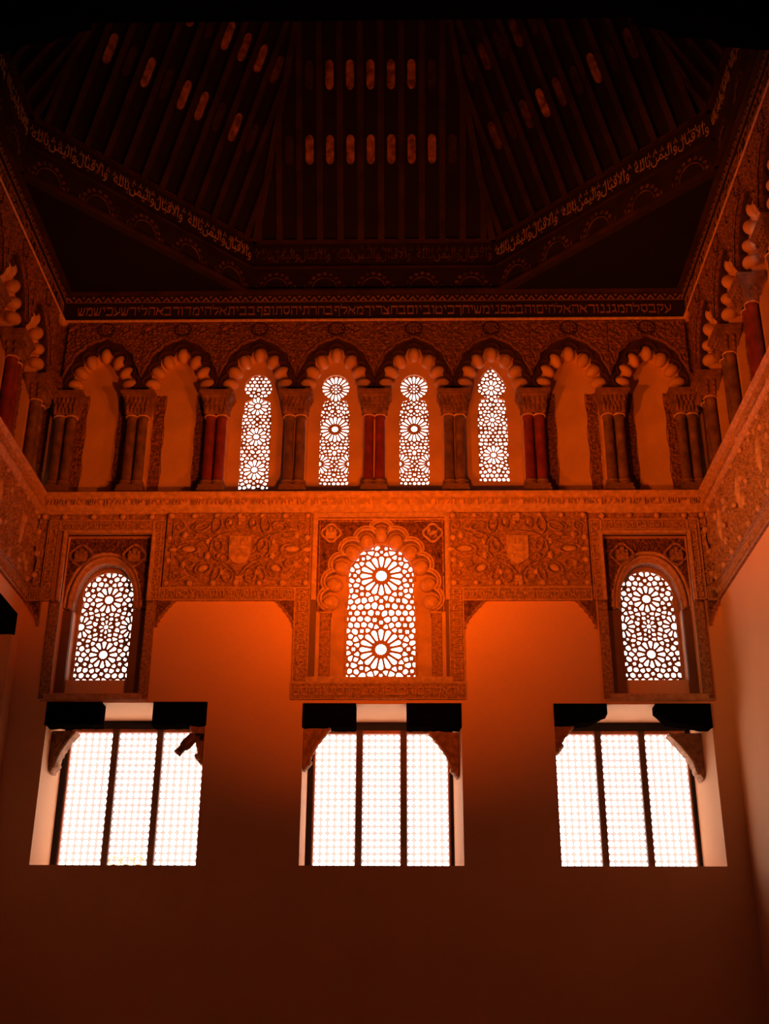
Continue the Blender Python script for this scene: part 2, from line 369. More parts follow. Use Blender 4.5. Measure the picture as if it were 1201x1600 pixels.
for wi, (a, b, c, d) in enumerate(WIN):
    root = empty('window_%d' % (wi+1), ((a+b)/2, YS, c), kind='structure'); ox, oz = (a+b)/2, c
    xa, xb, zt = a, b-.085, d+.02
    def lm(): return MB()
    # outer black frame
    f0 = .075; fl = .06
    mb = MB(); y0, y1 = 0.0, .07
    mb.box(xa-ox-.02, xa-ox+f0, y0, y1, -.02, zt-oz); mb.box(xb-ox-f0*.6, xb-ox+.02, y0, y1, -.02, zt-oz)
    mb.box(xa-ox-.02, xb-ox+.02, y0, y1, zt-oz-.13, zt-oz+.03); mb.box(xa-ox-.02, xb-ox+.02, y0, y1, -.05, .03)
    mb.build('outer_frame', 'frame', root)
    X0, X1, Z1 = xa-ox+f0, xb-ox-f0*.6, zt-oz-.13
    mb = MB(); mb.box(X0, X0+.022, .02, .08, .03, Z1); mb.box(X1-.022, X1, .02, .08, .03, Z1); mb.box(X0, X1, .02, .08, Z1-.045, Z1)
    mb.build('inner_frame', 'rail', root)
    pw = (X1-X0-.044)/3; Z0 = .03
    for k in (1, 2):
        mb = MB(); xm = X0+.022+k*pw; mb.box(xm-.042, xm+.042, .01, .10, Z0, Z1); mb.build('mullion', 'mullion', root)
    for k in range(3):
        mb = MB(); xs0 = X0+.022+k*pw+(.042 if k else 0); xs1 = X0+.022+(k+1)*pw-(.042 if k < 2 else 0)
        screen_cells(mb, xs0, xs1, Z0, Z1-.045, .05, .075, 6, 21); mb.build('lattice_screen', 'screen', root)

# black lintel blocks and carved brackets over the big windows
def lintel(x0, x1, z0, z1, lab, curve=0):
    mb = MB(); r = random.Random(int(abs(x0)*100)+3); n = 14; top = [(x1, z1), (x0, z1)]; bot = []
    for i in range(n+1):
        t = i/n; x = x0+(x1-x0)*t; z = z0+r.uniform(-.006, .006)
        if curve > 0: z += .10*math.exp(-((1-t)/.22)**2)+.05*t
        if curve < 0: z += .13*math.exp(-(t/.12)**2)+.10*(1-t)
        bot.append((x, z))
    mb.plate(bot+top, [], -.03, .20)
    o = mb.build('lintel_block', 'blackwood'); tag(o, lab, 'wooden block', 'blackened blocks over the big windows'); return o
LB = [(-4.25, -3.52, 4.205, 4.515, 0, 'black wooden block over the left big window, at its left end beside the corner'),
      (-2.84, -2.13, 4.205, 4.515, 0, 'black wooden block over the left big window, above the small spotlight'),
      (-.87, -.17, 4.175, 4.495, 0, 'black wooden block at the left end over the middle big window'),
      (.49, 1.21, 4.175, 4.495, 0, 'black wooden block at the right end over the middle big window'),
      (2.415, 3.11, 4.20, 4.49, 1, 'black wooden block with rounded corner, left end over the right big window'),
      (3.74, 4.46, 4.165, 4.49, -1, 'black wooden block with sagging underside, right end over the right big window')]
for x0, x1, z0, z1, cv, lab in LB: lintel(x0, x1, z0, z1, lab, cv)

def bracket(xw, s, ztop, wd_, ht, y0, y1, lab, cut=0):       # hangs under the lintel, grown against the jamb
    mb = MB(); n = 26; pts = [(0, 0), (wd_, 0)]
    for i in range(n+1):
        t = i/n; bx = wd_*(.22+.78*(1-t)**1.9)*(1-max(0, (t-.85)/.15)*.5)+.03; bz = -ht*(t**.9); q = .012*abs(math.sin(t*PI*7))
        pts.append((bx-q-.02, bz+q))
    pts += [(.03, -ht-.05), (0, -ht-.02)]
    pts = [(xw+s*p, ztop+q) for p, q in pts]
    if s < 0: pts = pts[::-1]
    mb.plate(pts, [], y0, y1)
    o = mb.build('carved_bracket', 'corbel')
    mo = MB(); e = [(xw+s*(wd_*(.22+.78*(1-i/n)**1.9)+.0), y0-.008, ztop-ht*((i/n)**.9)) for i in range(n+1)]
    mo.tube(e, [.018+.007*abs(math.sin(i*1.3)) for i in range(n+1)], 8)
    e2 = [(xw+s*max(.02, wd_*(.22+.78*(1-i/n)**1.9)-.05), y0-.004, ztop-.02-ht*.9*((i/n)**.9)) for i in range(n+1)]
    mo.tube(e2, .010, 6); r = random.Random(7)
    for i in range(46):
        t = r.random(); u = r.random()
        mo.ell((xw+s*(.02+u*(wd_-.07)*(.2+.8*(1-t)**1.9)), y0-.002, ztop-.03-ht*.85*t), (.018, .012, .010), 6, 4, r.random()*3)
    for i in range(5): mo.ell((xw+s*(.02+.018*i), (y0+y1)/2, ztop-ht-.03+.022*i), (.028, (y1-y0)/2, .03), 8, 6)
    ch = mo.build('carving', 'corbel', o)
    tag(o, lab, 'bracket', 'carved brackets in the big windows')
BR = [(-4.22, 1, 4.21, .30, .50, .30, .55, 'carved stucco bracket in the left corner of the left big window'),
      (-2.16, -1, 4.21, .18, .44, .06, .16, 'carved stucco bracket behind the small spotlight, right side of left window'),
      (-.85, 1, 4.18, .34, .50, .04, .20, 'carved stucco bracket in the left corner of the middle big window'),
      (1.17, -1, 4.18, .38, .54, .25, .45, 'carved stucco bracket in the right corner of the middle big window'),
      (2.42, 1, 4.20, .24, .30, .04, .20, 'short carved bracket in the left corner of the right big window'),
      (4.41, -1, 4.22, .42, .56, .45, .72, 'long pointed carved bracket in the right corner of the right big window')]
for a in BR: bracket(*a)

# small spotlight hanging in the left window
x0, z0 = W(304, 1150, -.10); x1, z1 = W(276, 1178, -.10)
root = empty('spotlight', (x0, -.10, z0), 0, 'small brown spotlight pointing down in front of the left big window', 'spotlight')
dx, dz = x1-x0, z1-z0; Ln = math.hypot(dx, dz); ax = np.array([dx/Ln, 0, dz/Ln]); bx = np.array([-ax[2], 0, ax[0]]); by = np.array([0, 1., 0])
def lathe_dir(mb, prof, n=20):                               # (r, t) along ax
    vs = [ax*t+r*(math.cos(2*PI*j/n)*bx+math.sin(2*PI*j/n)*by) for r, t in prof for j in range(n)]
    fs = [(i*n+j, i*n+(j+1) % n, (i+1)*n+(j+1) % n, (i+1)*n+j) for i in range(len(prof)-1) for j in range(n)]+[tuple(range(n)), tuple(range((len(prof)-1)*n, len(prof)*n))]
    mb.add(vs, fs)
mb = MB(); lathe_dir(mb, [(.03, -.01), (.058, 0), (.07, .02), (.072, .17), (.066, .20), (.05, .215), (.05, Ln-.02)]); mb.build('lamp_housing', 'lampbody', root, True)
mb = MB(); lathe_dir(mb, [(.051, Ln-.04), (.056, Ln-.035), (.056, Ln), (.046, Ln), (.044, Ln-.02)]); mb.build('lamp_rim', 'shaderim', root)
mb = MB(); lathe_dir(mb, [(.02, Ln-.012), (.044, Ln-.01), (.03, Ln-.003)]); mb.build('lens', 'lens', root, True)
mb = MB(); mb.tube([(0.0, 0, .02), (.05, .03, .03), (.09, .14, .02)], .012); mb.box(.05, .11, .10, .16, -.02, .06); mb.build('mounting_arm', 'frame', root)
# three small round lamps on the sill
for i, (px, nm) in enumerate(((178, 'leftmost'), (197, 'middle one'), (216, 'rightmost'))):
    x, z = W(px, 1347, .06)
    root = empty('sill_lamp', (x, .06, 2.425), 0, 'small round amber glass lamp on the left window sill, %s of three' % nm, 'lamp', 'three amber lamps on the sill')
    mb = MB(); mb.lathe((0, 0, 0), [(.03, 0), (.032, .006), (.02, .012), (.012, .02)], 16); mb.build('lamp_foot', 'shaderim', root, True)
    mb = MB(); mb.tube([(.066*math.cos(t*PI/12), 0, z-2.425+.012+.05*math.sin(t*PI/12)) for t in range(24)], .007, 8, True); mb.build('glass_rim', 'amber', root, True)

# lintel and opening in the left side wall
mb = MB(); mb.box(-1.85, -.27, -.03, .35, 5.36, 5.66)
o = mb.build('side_lintel', 'blackwood'); side_frame(o, -1); tag(o, 'black wooden lintel over the opening in the left side wall', 'lintel')

# ------------------------------------------------------------------ star lattices
def clip(poly, nx_, nz_, d):                                 # keep n.p <= d
    out = []; k = len(poly)
    for i in range(k):
        p, q = poly[i], poly[(i+1) % k]; a = p[0]*nx_+p[1]*nz_-d; b = q[0]*nx_+q[1]*nz_-d
        if a <= 0: out.append(p)
        if (a < 0 < b) or (b < 0 < a):
            t = a/(a-b); out.append((p[0]+t*(q[0]-p[0]), p[1]+t*(q[1]-p[1])))
    return out
def chaikin(p, n=2, c=.25):
    for _ in range(n):
        q = []
        for i in range(len(p)):
            a, b = p[i], p[(i+1) % len(p)]
            q += [(a[0]*(1-c)+b[0]*c, a[1]*(1-c)+b[1]*c), (a[0]*c+b[0]*(1-c), a[1]*c+b[1]*(1-c))]
        p = q
    return p
def lattice_holes(hw, z0, z1, ros, sp, web, seed=1, keep=None):
    """openings of a star lattice; ros = rosettes (x, z, R, petals, hub, star) in the window's own frame"""
    rnd = np.random.RandomState(seed); holes = []; ghosts = []
    R_all = [(sx*x, z, R, N, h, s) for x, z, R, N, h, s in ros for sx in ((1, -1) if x > 1e-6 else (1,))]
    ring = []
    for x, z, R, N, h, s in R_all:
        if s > 0: holes.append([(x+s*(1 if k % 2 else .86)*math.cos(k*PI/N), z+s*(1 if k % 2 else .86)*math.sin(k*PI/N)) for k in range(2*N)])
        for k in range(N):
            t = PI/2+2*PI*k/N; dx_, dz_ = math.cos(t), math.sin(t); ex, ez = -dz_, dx_
            wmax = math.sin(PI/N)*R*.90-web*.55
            pr = [(h, .0), (h+(R-h)*.12, .32*wmax+.1*wmax*h/R), (h+(R-h)*.45, .66*wmax), (h+(R-h)*.78, .95*wmax), (h+(R-h)*.93, .72*wmax), (R, .0)]
            pl = [(x+dx_*a+ex*b, z+dz_*a+ez*b) for a, b in pr]+[(x+dx_*a-ex*b, z+dz_*a-ez*b) for a, b in pr[-2:0:-1]]
            holes.append(chaikin(pl, 1)); ghosts.append((x+dx_*(R-sp*.28), z+dz_*(R-sp*.28)))
            ring.append((x+(R+sp*.30)*math.cos(t+PI/N), z+(R+sp*.30)*math.sin(t+PI/N)))
            ghosts.append((x+(R-sp*.35)*math.cos(t+PI/N), z+(R-sp*.35)*math.sin(t+PI/N)))
            ring.append((x+(R+sp*.78)*dx_, z+(R+sp*.78)*dz_))
    cand = []
    ok = lambda p, L, m: all((p[0]-q[0])**2+(p[1]-q[1])**2 > m*m for q in L)
    inr = lambda p, e: any(math.hypot(p[0]-r[0], p[1]-r[1]) < r[2]+e for r in R_all)
    fixed = []
    for p in ring:
        if abs(p[0]) < hw+.09 and z0-.09 < p[1] < z1+.09 and not inr(p, sp*.2) and ok(p, fixed, sp*.55): fixed.append(p)
    seeds = list(fixed)
    nz_ = int((z1-z0)/sp*1.15); pts = [(i*sp*.98+(j % 2)*sp*.49, z0-sp*.9+j*sp*.85) for j in range(nz_+7) for i in range(int(hw/sp)+3)]
    for p in pts:
        if inr(p, sp*.35): continue
        for q in ({p, (-p[0], p[1])} if p[0] > 1e-6 else {p}):
            if ok(q, seeds, sp*.72): seeds.append(q)
    nf = len(fixed); S = np.array(seeds); G = np.array(ghosts) if ghosts else np.zeros((0, 2))
    gx, gz = np.meshgrid(np.linspace(-hw-.12, hw+.12, 84), np.linspace(z0-.12, z1+.12, 170)); P = np.stack([gx.ravel(), gz.ravel()], 1)
    for x, z, R, N, h, s in R_all: P = P[np.hypot(P[:, 0]-x, P[:, 1]-z) > R]
    for it in range(7):
        D = ((P[:, None]-S[None])**2).sum(2); a = D.argmin(1)
        for i in range(nf, len(S)):
            m = a == i
            if m.any(): S[i] = P[m].mean(0)
    A = np.concatenate([S, G]) if len(G) else S
    for i in range(len(S)):
        x, z = S[i]; c = [(x-sp, z-sp), (x+sp, z-sp), (x+sp, z+sp), (x-sp, z+sp)]
        d2 = ((A-S[i])**2).sum(1); nb = np.argsort(d2)[1:16]
        for j in nb:
            n_ = A[j]-S[i]; L = math.hypot(*n_)
            if L < 1e-5: continue
            n_ = n_/L; c = clip(c, n_[0], n_[1], n_@((A[j]+S[i])/2)-web/2)
            if len(c) < 3: break
        if len(c) < 3: continue
        for X, Z, R, N, h, s in R_all:                      # stay off the petals
            v = np.array([X-x, Z-z]); L = math.hypot(*v); v = v/L
            if L < R+sp*1.2: c = clip(c, v[0], v[1], v@np.array([X, Z])-R-web*.3) if len(c) > 2 else c
        if len(c) < 3: continue
        ar = abs(sum(c[k][0]*c[(k+1) % len(c)][1]-c[(k+1) % len(c)][0]*c[k][1] for k in range(len(c))))/2
        if ar < (sp*.18)**2: continue
        c = chaikin(c, 2, .22)
        if i % 4 == 1 and ar > (sp*.35)**2:                  # some openings are little stars
            cx_ = sum(p[0] for p in c)/len(c); cz_ = sum(p[1] for p in c)/len(c); rr = .42*math.sqrt(ar)*1.25
            c = [(cx_+rr*(1 if k % 2 else .6)*math.sin(k*PI/6), cz_+rr*(1 if k % 2 else .6)*math.cos(k*PI/6)) for k in range(12)]
        holes.append(c)
    out = []
    for h in holes:
        cx_ = sum(p[0] for p in h)/len(h); cz_ = sum(p[1] for p in h)/len(h)
        if keep and not keep(cx_, cz_): continue
        if any(abs(p[0]) > hw+.13 or p[1] < z0-.13 or p[1] > z1+.13 for p in h): continue
        out.append(h)
    return out
def pip(poly, x, z):
    ins = False; k = len(poly)
    for i in range(k):
        (a, b), (c, d) = poly[i], poly[(i+1) % k]
        if (b > z) != (d > z) and x < (c-a)*(z-b)/(d-b)+a: ins = not ins
    return ins
def keyhole(hw, zb, zn, nk, zc, r, zt, point=False):
    """half width, bottom, neck height, neck half width, head centre, head radius, top -> outline (x, z)"""
    R = [(hw, zb), (hw, zn-.26), (hw-.012, zn-.17), (nk+(hw-nk)*.5, zn-.08), (nk+.006, zn-.03), (nk, zn)]
    t0 = math.asin(max(-1, min(1, (zn-zc)/r)))*.98
    n = 12
    for i in range(1, n+1):
        t = t0+(PI/2-t0)*i/n; x = r*math.cos(t); z = zc+r*math.sin(t)
        z = zc+(zt-zc)*(z-zc)/r if z > zc else z
        if point and z > zc: x = r*(1-((z-zc)/(zt-zc))**1.55)
        R.append((max(x, 0), z))
    return R+[(-x, z) for x, z in R[-2::-1]]

def lattice_window(cx, y, out, ros, sp, web, seed, lab, th=.03, zoff=0, name='star_lattice', side=0, grp=None):
    xs = [p[0] for p in out]; zs = [p[1] for p in out]; hw = max(xs); z0, z1 = min(zs), max(zs)
    def keep(x, z):
        return pip(out, x, z) or any(pip(out, x+a*sp*q, z+b*sp*q) for q in (.5, .9) for a, b in ((1, 0), (-1, 0), (0, 1), (0, -1), (.7, .7), (-.7, .7), (.7, -.7), (-.7, -.7)))
    H = lattice_holes(hw, z0, z1, ros, sp, web, seed, keep)
    m = .15
    H = [h for h in H if all(abs(p[0]) < hw+m-.012 and z0-m+.012 < p[1] < z1+m-.012 for p in h)]
    mb = MB(); mb.plate([(-hw-m, z0-m), (hw+m, z0-m), (hw+m, z1+m), (-hw-m, z1+m)], H, 0, th)
    o = mb.build(name, 'lattice')
    place(o, side, cx, y)
    tag(o, lab, 'window lattice', grp); return o

# ------------------------------------------------------------------ the arcade
SPC = 1.165
def arc_pts(c, foc, R, a=78, n=11):
    d = math.atan2(c[1]-foc[1], c[0]-foc[0]); A = math.radians(a)
    return [(c[0]+R*math.cos(d+A-2*A*i/(n-1)), c[1]+R*math.sin(d+A-2*A*i/(n-1))) for i in range(n)]
LOB = [(-.425, 9.44), (-.355, 9.65), (-.215, 9.84), (0, 9.96), (.215, 9.84), (.355, 9.65), (.425, 9.44)]
FOC = (0, 9.42)
def scallop(R, a=78): return [p for c in LOB for p in arc_pts(c, (0, 9.40), R, a)]
CONT = [(.582, 9.50), (.55, 9.62), (.50, 9.71), (.47, 9.76), (.45, 9.87), (.38, 9.95), (.33, 9.98), (.28, 10.06), (.17, 10.12), (.09, 10.14), (0, 10.20)]
def make_arch():
    root = empty('lobed_arch')
    h = SPC/2
    # carved spandrel field standing proud above the contour
    out = [(-h, 9.50)]+[(-x, z) for x, z in CONT[1:-1]]+[(0, 10.2)]+[(x, z) for x, z in CONT[-2:0:-1]]+[(h, 9.50), (h, 10.46), (-h, 10.46)]
    mb = MB(); mb.plate(out, [], -.035, .06)
    sp = mb.build('spandrel', 'spandrel', root)
    R = Relief(-h+.01, h-.01, 9.5, 10.42, .0085); x, z = R.x, R.z
    fil = filigree(x+3, z, 17)*.026+filigree(x+9, z, 36)*.010
    R.h = fil
    for s in (-1, 1):                                         # half rosettes and leaves shared with the next arch
        for k in range(8):
            t = k*PI/4; R.leaf((s*h+.085*math.cos(t), 10.0+.085*math.sin(t)), .05, .024, t, .022, .009)
        R.stroke([(s*h, 9.55), (s*h, 9.85)], .012, .02); R.stroke([(s*(h-.13*abs(math.sin(q/6*PI))), 9.62+q*.03) for q in range(7)], .011, .02)
        R.spiral((s*.40, 10.22), .10, 1.3, 1.0, .012, .02, s); R.spiral((s*.30, 10.32), .07, 1.2, 3.5, .010, .02, s)
    mb = MB(); R.mesh(mb, -.034, poly_mask([(a*.985, b+.02 if b < 10.3 else b-.04) for a, b in out])); mb.build('spandrel_carving', 'spandrel', sp, True)
    for off in (0.0,):
        mb = MB(); mb.tube([(-x, -.04, z) for x, z in CONT]+[(x, -.04, z) for x, z in CONT[-2::-1]], .014, 6); mb.build('contour_moulding', 'spandrel', sp, True)
    mb = MB()
    for zz in (10.40,): mb.box(-h, h, -.06, -.03, zz, zz+.035)
    mb.build('top_fillet', 'spandrel', sp)
    # sunk channel between contour and lobes, its deep shade put into the colour
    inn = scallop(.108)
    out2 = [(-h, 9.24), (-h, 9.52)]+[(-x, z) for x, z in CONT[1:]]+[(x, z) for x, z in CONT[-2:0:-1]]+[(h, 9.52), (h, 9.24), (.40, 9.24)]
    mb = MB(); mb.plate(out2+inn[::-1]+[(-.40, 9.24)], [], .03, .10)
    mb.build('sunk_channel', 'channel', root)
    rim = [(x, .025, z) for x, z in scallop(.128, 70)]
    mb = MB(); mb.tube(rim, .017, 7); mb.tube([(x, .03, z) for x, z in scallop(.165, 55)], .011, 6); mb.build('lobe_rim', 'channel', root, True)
    # roundel over the apex
    mb = MB(); mb.tube([(.125*math.cos(t*PI/12), -.05, 10.30+.115*math.sin(t*PI/12)) for t in range(24)], .016, 8, True)
    mb.ell((0, -.035, 10.30), (.105, .02, .095), 16, 8)
    ro = mb.build('roundel', 'channel', root, True)
    mb = MB()
    for k in range(8):
        t = k*PI/4; mb.ell((.055*math.cos(t), -.058, 10.30+.055*math.sin(t)), (.03, .012, .014), 8, 5, t)
    mb.ell((0, -.06, 10.30), (.022, .02, .022), 10, 6); mb.build('rosette', 'spandrel', ro, True)
    # rounded lobes and the plain arch behind them
    for c in LOB:
        d = math.atan2(c[1]-9.40, c[0]); mb = MB(); mb.ell((c[0]-.012*math.cos(d), .125, c[1]-.012*math.sin(d)), (.125, .105, .088), 18, 12, d)
        mb.build('lobe', 'lobe', root, True)
    op = [(-.40, 9.22), (-.405, 9.40)]+[(c[0]*.985, c[1]+.0) for c in LOB]+[(.405, 9.40), (.40, 9.22)]
    mb = MB(); mb.plate([(-h, 9.22), (-h, 10.46), (h, 10.46), (h, 9.22)]+op[::-1], [], .12, .37); mb.build('inner_arch', 'niche', root)
    return root
arch0 = make_arch(); used_arch = [False]
def put_arch(side, u, lab):
    if not used_arch[0]: o = arch0; used_arch[0] = True
    else: o = copy_tree(arch0)
    place(o, side, u); tag(o, lab, 'arch', 'lobed arches of the upper arcade'); return o

def make_columns(mt, style):
    root = empty('column_pair'); cy = .085
    for s in (-1, 1):
        mb = MB(); mb.lathe((s*.082, cy, 0), [(.078, 7.80), (.074, 7.83), (.071, 8.3), (.070, 8.82), (.080, 8.83), (.080, 8.86), (.070, 8.87)], 20)
        mb.build('shaft', mt, root, True)
    mb = MB(); mb.box(-.20, .20, cy-.13, cy+.13, 7.54, 7.64); mb.box(-.185, .185, cy-.115, cy+.115, 7.64, 7.71)
    for s in (-1, 1): mb.lathe((s*.082, cy, 0), [(.09, 7.70), (.105, 7.72), (.105, 7.75), (.088, 7.765), (.098, 7.78), (.096, 7.80), (.078, 7.81)], 20)
    mb.build('column_base', 'stone', root)
    mb = MB(); prof = [(.155, 8.86), (.165, 8.90), (.185, 9.05), (.205, 9.13), (.215, 9.15)]
    for (a, za), (b, zb) in zip(prof[:-1], prof[1:]):
        mb.add([(sx*w_, cy+sy*(w_-.055), zz) for w_, zz in ((a, za), (b, zb)) for sx, sy in ((-1, -1), (1, -1), (1, 1), (-1, 1))],
               [(0, 1, 5, 4), (1, 2, 6, 5), (2, 3, 7, 6), (3, 0, 4, 7)])
    cp = mb.build('capital', 'capital', root)
    mb = MB()
    for r_, zz, k in ((.165, 8.93, 5), (.185, 9.04, 5)) if style == 0 else ((.165, 8.92, 6), (.175, 8.99, 5), (.19, 9.07, 6)):
        for i in range(k):
            x = -r_+2*r_*(i+.5)/k; mb.ell((x, cy-(r_-.055)-.008, zz), (.026, .022, .045), 8, 6); mb.ell((x, cy-(r_-.055)-.03, zz+.035), (.017, .014, .014), 8, 5)
        for s in (-1, 1):
            for j in (-.05, .05): mb.ell((s*(r_+.006), cy+j, zz), (.02, .03, .045), 8, 6)
    mb.build('leaf_carving', 'capital', cp, True)
    mb = MB()
    for s in (-1, 1): mb.tube([(s*.082+.088*math.cos(t*PI/8), cy+.088*math.sin(t*PI/8), 8.855) for t in range(16)], .014, 8, True)
    mb.build('astragal', 'moulding', cp, True)
    mb = MB(); mb.box(-.225, .225, cy-.165, cy+.16, 9.15, 9.19); mb.box(-.25, .25, cy-.185, cy+.16, 9.19, 9.235); mb.box(-.17, .17, cy-.10, cy+.16, 9.235, 9.285)
    mb.build('abacus', 'capital', root)
    return root
colR, colS = make_columns('redstone', 0), make_columns('stone', 1)
used = {}
def put_col(kind, side, u, lab):
    p = colR if kind else colS
    o = copy_tree(p) if used.get(kind) else p
    used[kind] = True; place(o, side, u); tag(o, lab, 'columns', 'paired columns of the upper arcade'); return o
ordn = ['first', 'second', 'third', 'fourth', 'fifth', 'sixth', 'seventh', 'eighth']
ac = [.035+SPC*(k-3.5) for k in range(8)]; kc = [.035+SPC*(k-4) for k in range(9)]
note = ['blind, nearest the left corner', 'blind, next to the leftmost glowing lattice', 'over the leftmost glowing lattice',
        'over the glowing lattice left of the middle columns', 'over the glowing lattice right of the middle columns', 'over the rightmost glowing lattice of the row',
        'blind, next to the rightmost glowing lattice', 'blind, nearest the right corner']
for k in range(8): put_arch(0, ac[k], 'lobed arch of the end wall arcade, '+note[k])
ckind = [0, 0, 1, 0, 1, 0, 1, 0, 0]
cl = ['stone columns in the left corner of the end wall arcade', 'mottled dark columns between the two blind arches at left',
      'red columns left of the leftmost glowing lattice', 'brown stone columns between the two leftmost glowing lattices',
      'dark red columns in the middle of the arcade, above the central window', 'pale brown columns between the two rightmost glowing lattices',
      'plain dark red columns right of the rightmost glowing lattice', 'mottled columns between the two blind arches at right', 'stone columns in the right corner of the end wall arcade']
for k in range(9): put_col(ckind[k], 0, kc[k]+(.10 if k == 0 else -.10 if k == 8 else 0), cl[k])

def ornament_band(mb, x0, x1, z0, z1, y, d=.01, s=26, amp=.014, ox=0):
    R = Relief(x0, x1, z0, z1, d); R.h = filigree(R.x+ox, R.z, s)*amp; R.mesh(mb, y)

def niche(side, u, lat=None, parent=None, name='niche_panel', par=None):
    """plain back of a bay, with or without a lattice opening"""
    h = SPC/2; mb = MB(); holes = [[(x, z) for x, z in lat]] if lat else []
    mb.plate([(-h, 7.50), (h, 7.50), (h, 10.46), (-h, 10.46)], holes, .30, .345)
    o = mb.build(name, 'niche')
    if not lat:
        for s in (-1, 1):
            m2 = MB(); a, b = sorted((s*.24, s*.40)); ornament_band(m2, a, b, 7.66, 9.35, .298, .009, 20, .022, u*3+s)
            m2.tube([(s*.235+s*.012*math.sin(q*1.1), .298, 7.66+q*.1) for q in range(18)], .006, 5)
            for q in range(3): m2.tube([(s*.32+.05*math.cos(t*PI/6), .285, 7.95+q*.5+.07*math.sin(t*PI/6)) for t in range(12)], .008, 5, True)
            c = m2.build('carved_border', 'spandrel', o, True)
    place(o, side, u); tag(o, kind='structure'); return o
def pier(side, u):
    mb = MB(); mb.box(-.17, .17, .17, .40, 7.50, 9.3); o = mb.build('niche_pier', 'niche'); place(o, side, u); tag(o, kind='structure')

# lattice outlines: same head form, rosettes differ
KA = keyhole(.215, 7.78, 9.25, .182, 9.49, .205, 9.72)
KB = keyhole(.215, 7.85, 9.26, .165, 9.49, .205, 9.71)
KD = keyhole(.215, 7.90, 9.27, .185, 9.50, .215, 9.84, True)
RA = [(0, 9.20, .155, 12, .055, .042), (0, 8.68, .155, 12, .055, .045), (0, 8.13, .165, 12, .055, .048)]
RB = [(0, 9.49, .215, 18, .085, 0), (0, 9.49, .075, 8, .028, .020), (0, 8.80, .215, 18, .085, .052), (.225, 8.22, .17, 16, .06, .04)]
RD = [(0, 9.50, .135, 10, .045, .036), (0, 8.95, .12, 10, .045, .036), (0, 8.36, .155, 12, .05, .042)]
lats = {2: (KA, RA, 'glowing keyhole lattice of small stars, leftmost in the upper arcade'),
        3: (KB, RB, 'glowing keyhole lattice with sunburst head, left of the middle columns'),
        4: (KB, RB, 'glowing keyhole lattice with sunburst head, right of the middle columns'),
        5: (KD, RD, 'glowing lattice with pointed head, rightmost in the upper arcade')}
for k in range(8):
    if k in lats:
        out, ros, lab = lats[k]; dx = (-.02, -.015, .0, -.0)[k-2]
        o = [(x+dx, z) for x, z in out]
        niche(0, ac[k], o); lattice_window(ac[k]+dx, .345, out, ros, .064 if k in (3, 4) else .070, .020, 11+k, lab, grp='lattices of the upper arcade')
    else: niche(0, ac[k])
for k in range(9): pier(0, kc[k])
# side walls: six bays each
for side, wn in ((-1, 'left'), (1, 'right')):
    for k in range(6):
        yc = .33+SPC*(k+.5); u = yc*side
        put_arch(side, u, 'lobed arch on the %s side wall, %s from the end wall' % (wn, ordn[k]))
        if k in (2, 4):
            out, ros, lab = lats[3 if side < 0 else 5]
            niche(side, u, out); lattice_window(u, .345, out, ros, .070, .020, 30+k, 'glowing lattice on the %s side wall, %s arch from the end wall' % (wn, ordn[k]), side=side, grp='lattices of the side walls')
        else: niche(side, u)
    for k in range(7):
        u = (.33+SPC*k)*side; put_col((k+(side > 0)) % 2 if k else 0, side, u, 'paired columns on the %s side wall, %s from the end wall' % (wn, ordn[k])); pier(side, u)
    mb = MB(); e = (.33+SPC*6)
    a, b = sorted((side*(e+.2), side*L_)); mb.box(a, b, 0, .4, 7.5, 10.46)
    a, b = sorted((-side*0.4, side*.33)); mb.box(a, b, .02, .4, 9.24, 10.46); mb.box(a, b, .25, .4, 7.5, 9.3)
    o = mb.build('wall_upper_'+wn, 'spandrel', kind='structure'); side_frame(o, side)
mb = MB()
for a, b in ((XL-.4, ac[0]-SPC/2), (ac[7]+SPC/2, XR+.4)): mb.box(a, b, .02, .4, 9.24, 10.46); mb.box(a, b, .3, .4, 7.5, 9.3)
mb.build('wall_upper_end', 'spandrel', kind='structure')

# ------------------------------------------------------------------ ledge and friezes round the room
LEDGE = [(0.3, 7.24), (-.03, 7.24), (-.05, 7.262), (-.07, 7.275), (-.075, 7.30), (-.115, 7.46), (-.14, 7.475), (-.165, 7.49), (-.165, 7.525), (-.14, 7.545), (.31, 7.545), (.3, 7.24)]
SIDES = [(0, XL, XR, 'end wall'), (-1, -8.8, -.0, 'left side wall'), (1, .0, 8.8, 'right side wall')]
def relief_letters(mb, txt, x0, x1, z0, z1, y, th, step=2.6, vertical=0):
    n = max(1, int(round(((x1-x0) if not vertical else (z1-z0))/step)))
    for i in range(n):
        if vertical:
            L = (z1-z0)/n; add_text(mb, txt, x0, x1, z0+i*L+.01, z0+(i+1)*L-.01, y, th, vertical)
        else:
            L = (x1-x0)/n; add_text(mb, txt, x0+i*L+.01, x0+(i+1)*L-.01, z0, z1, y, th)
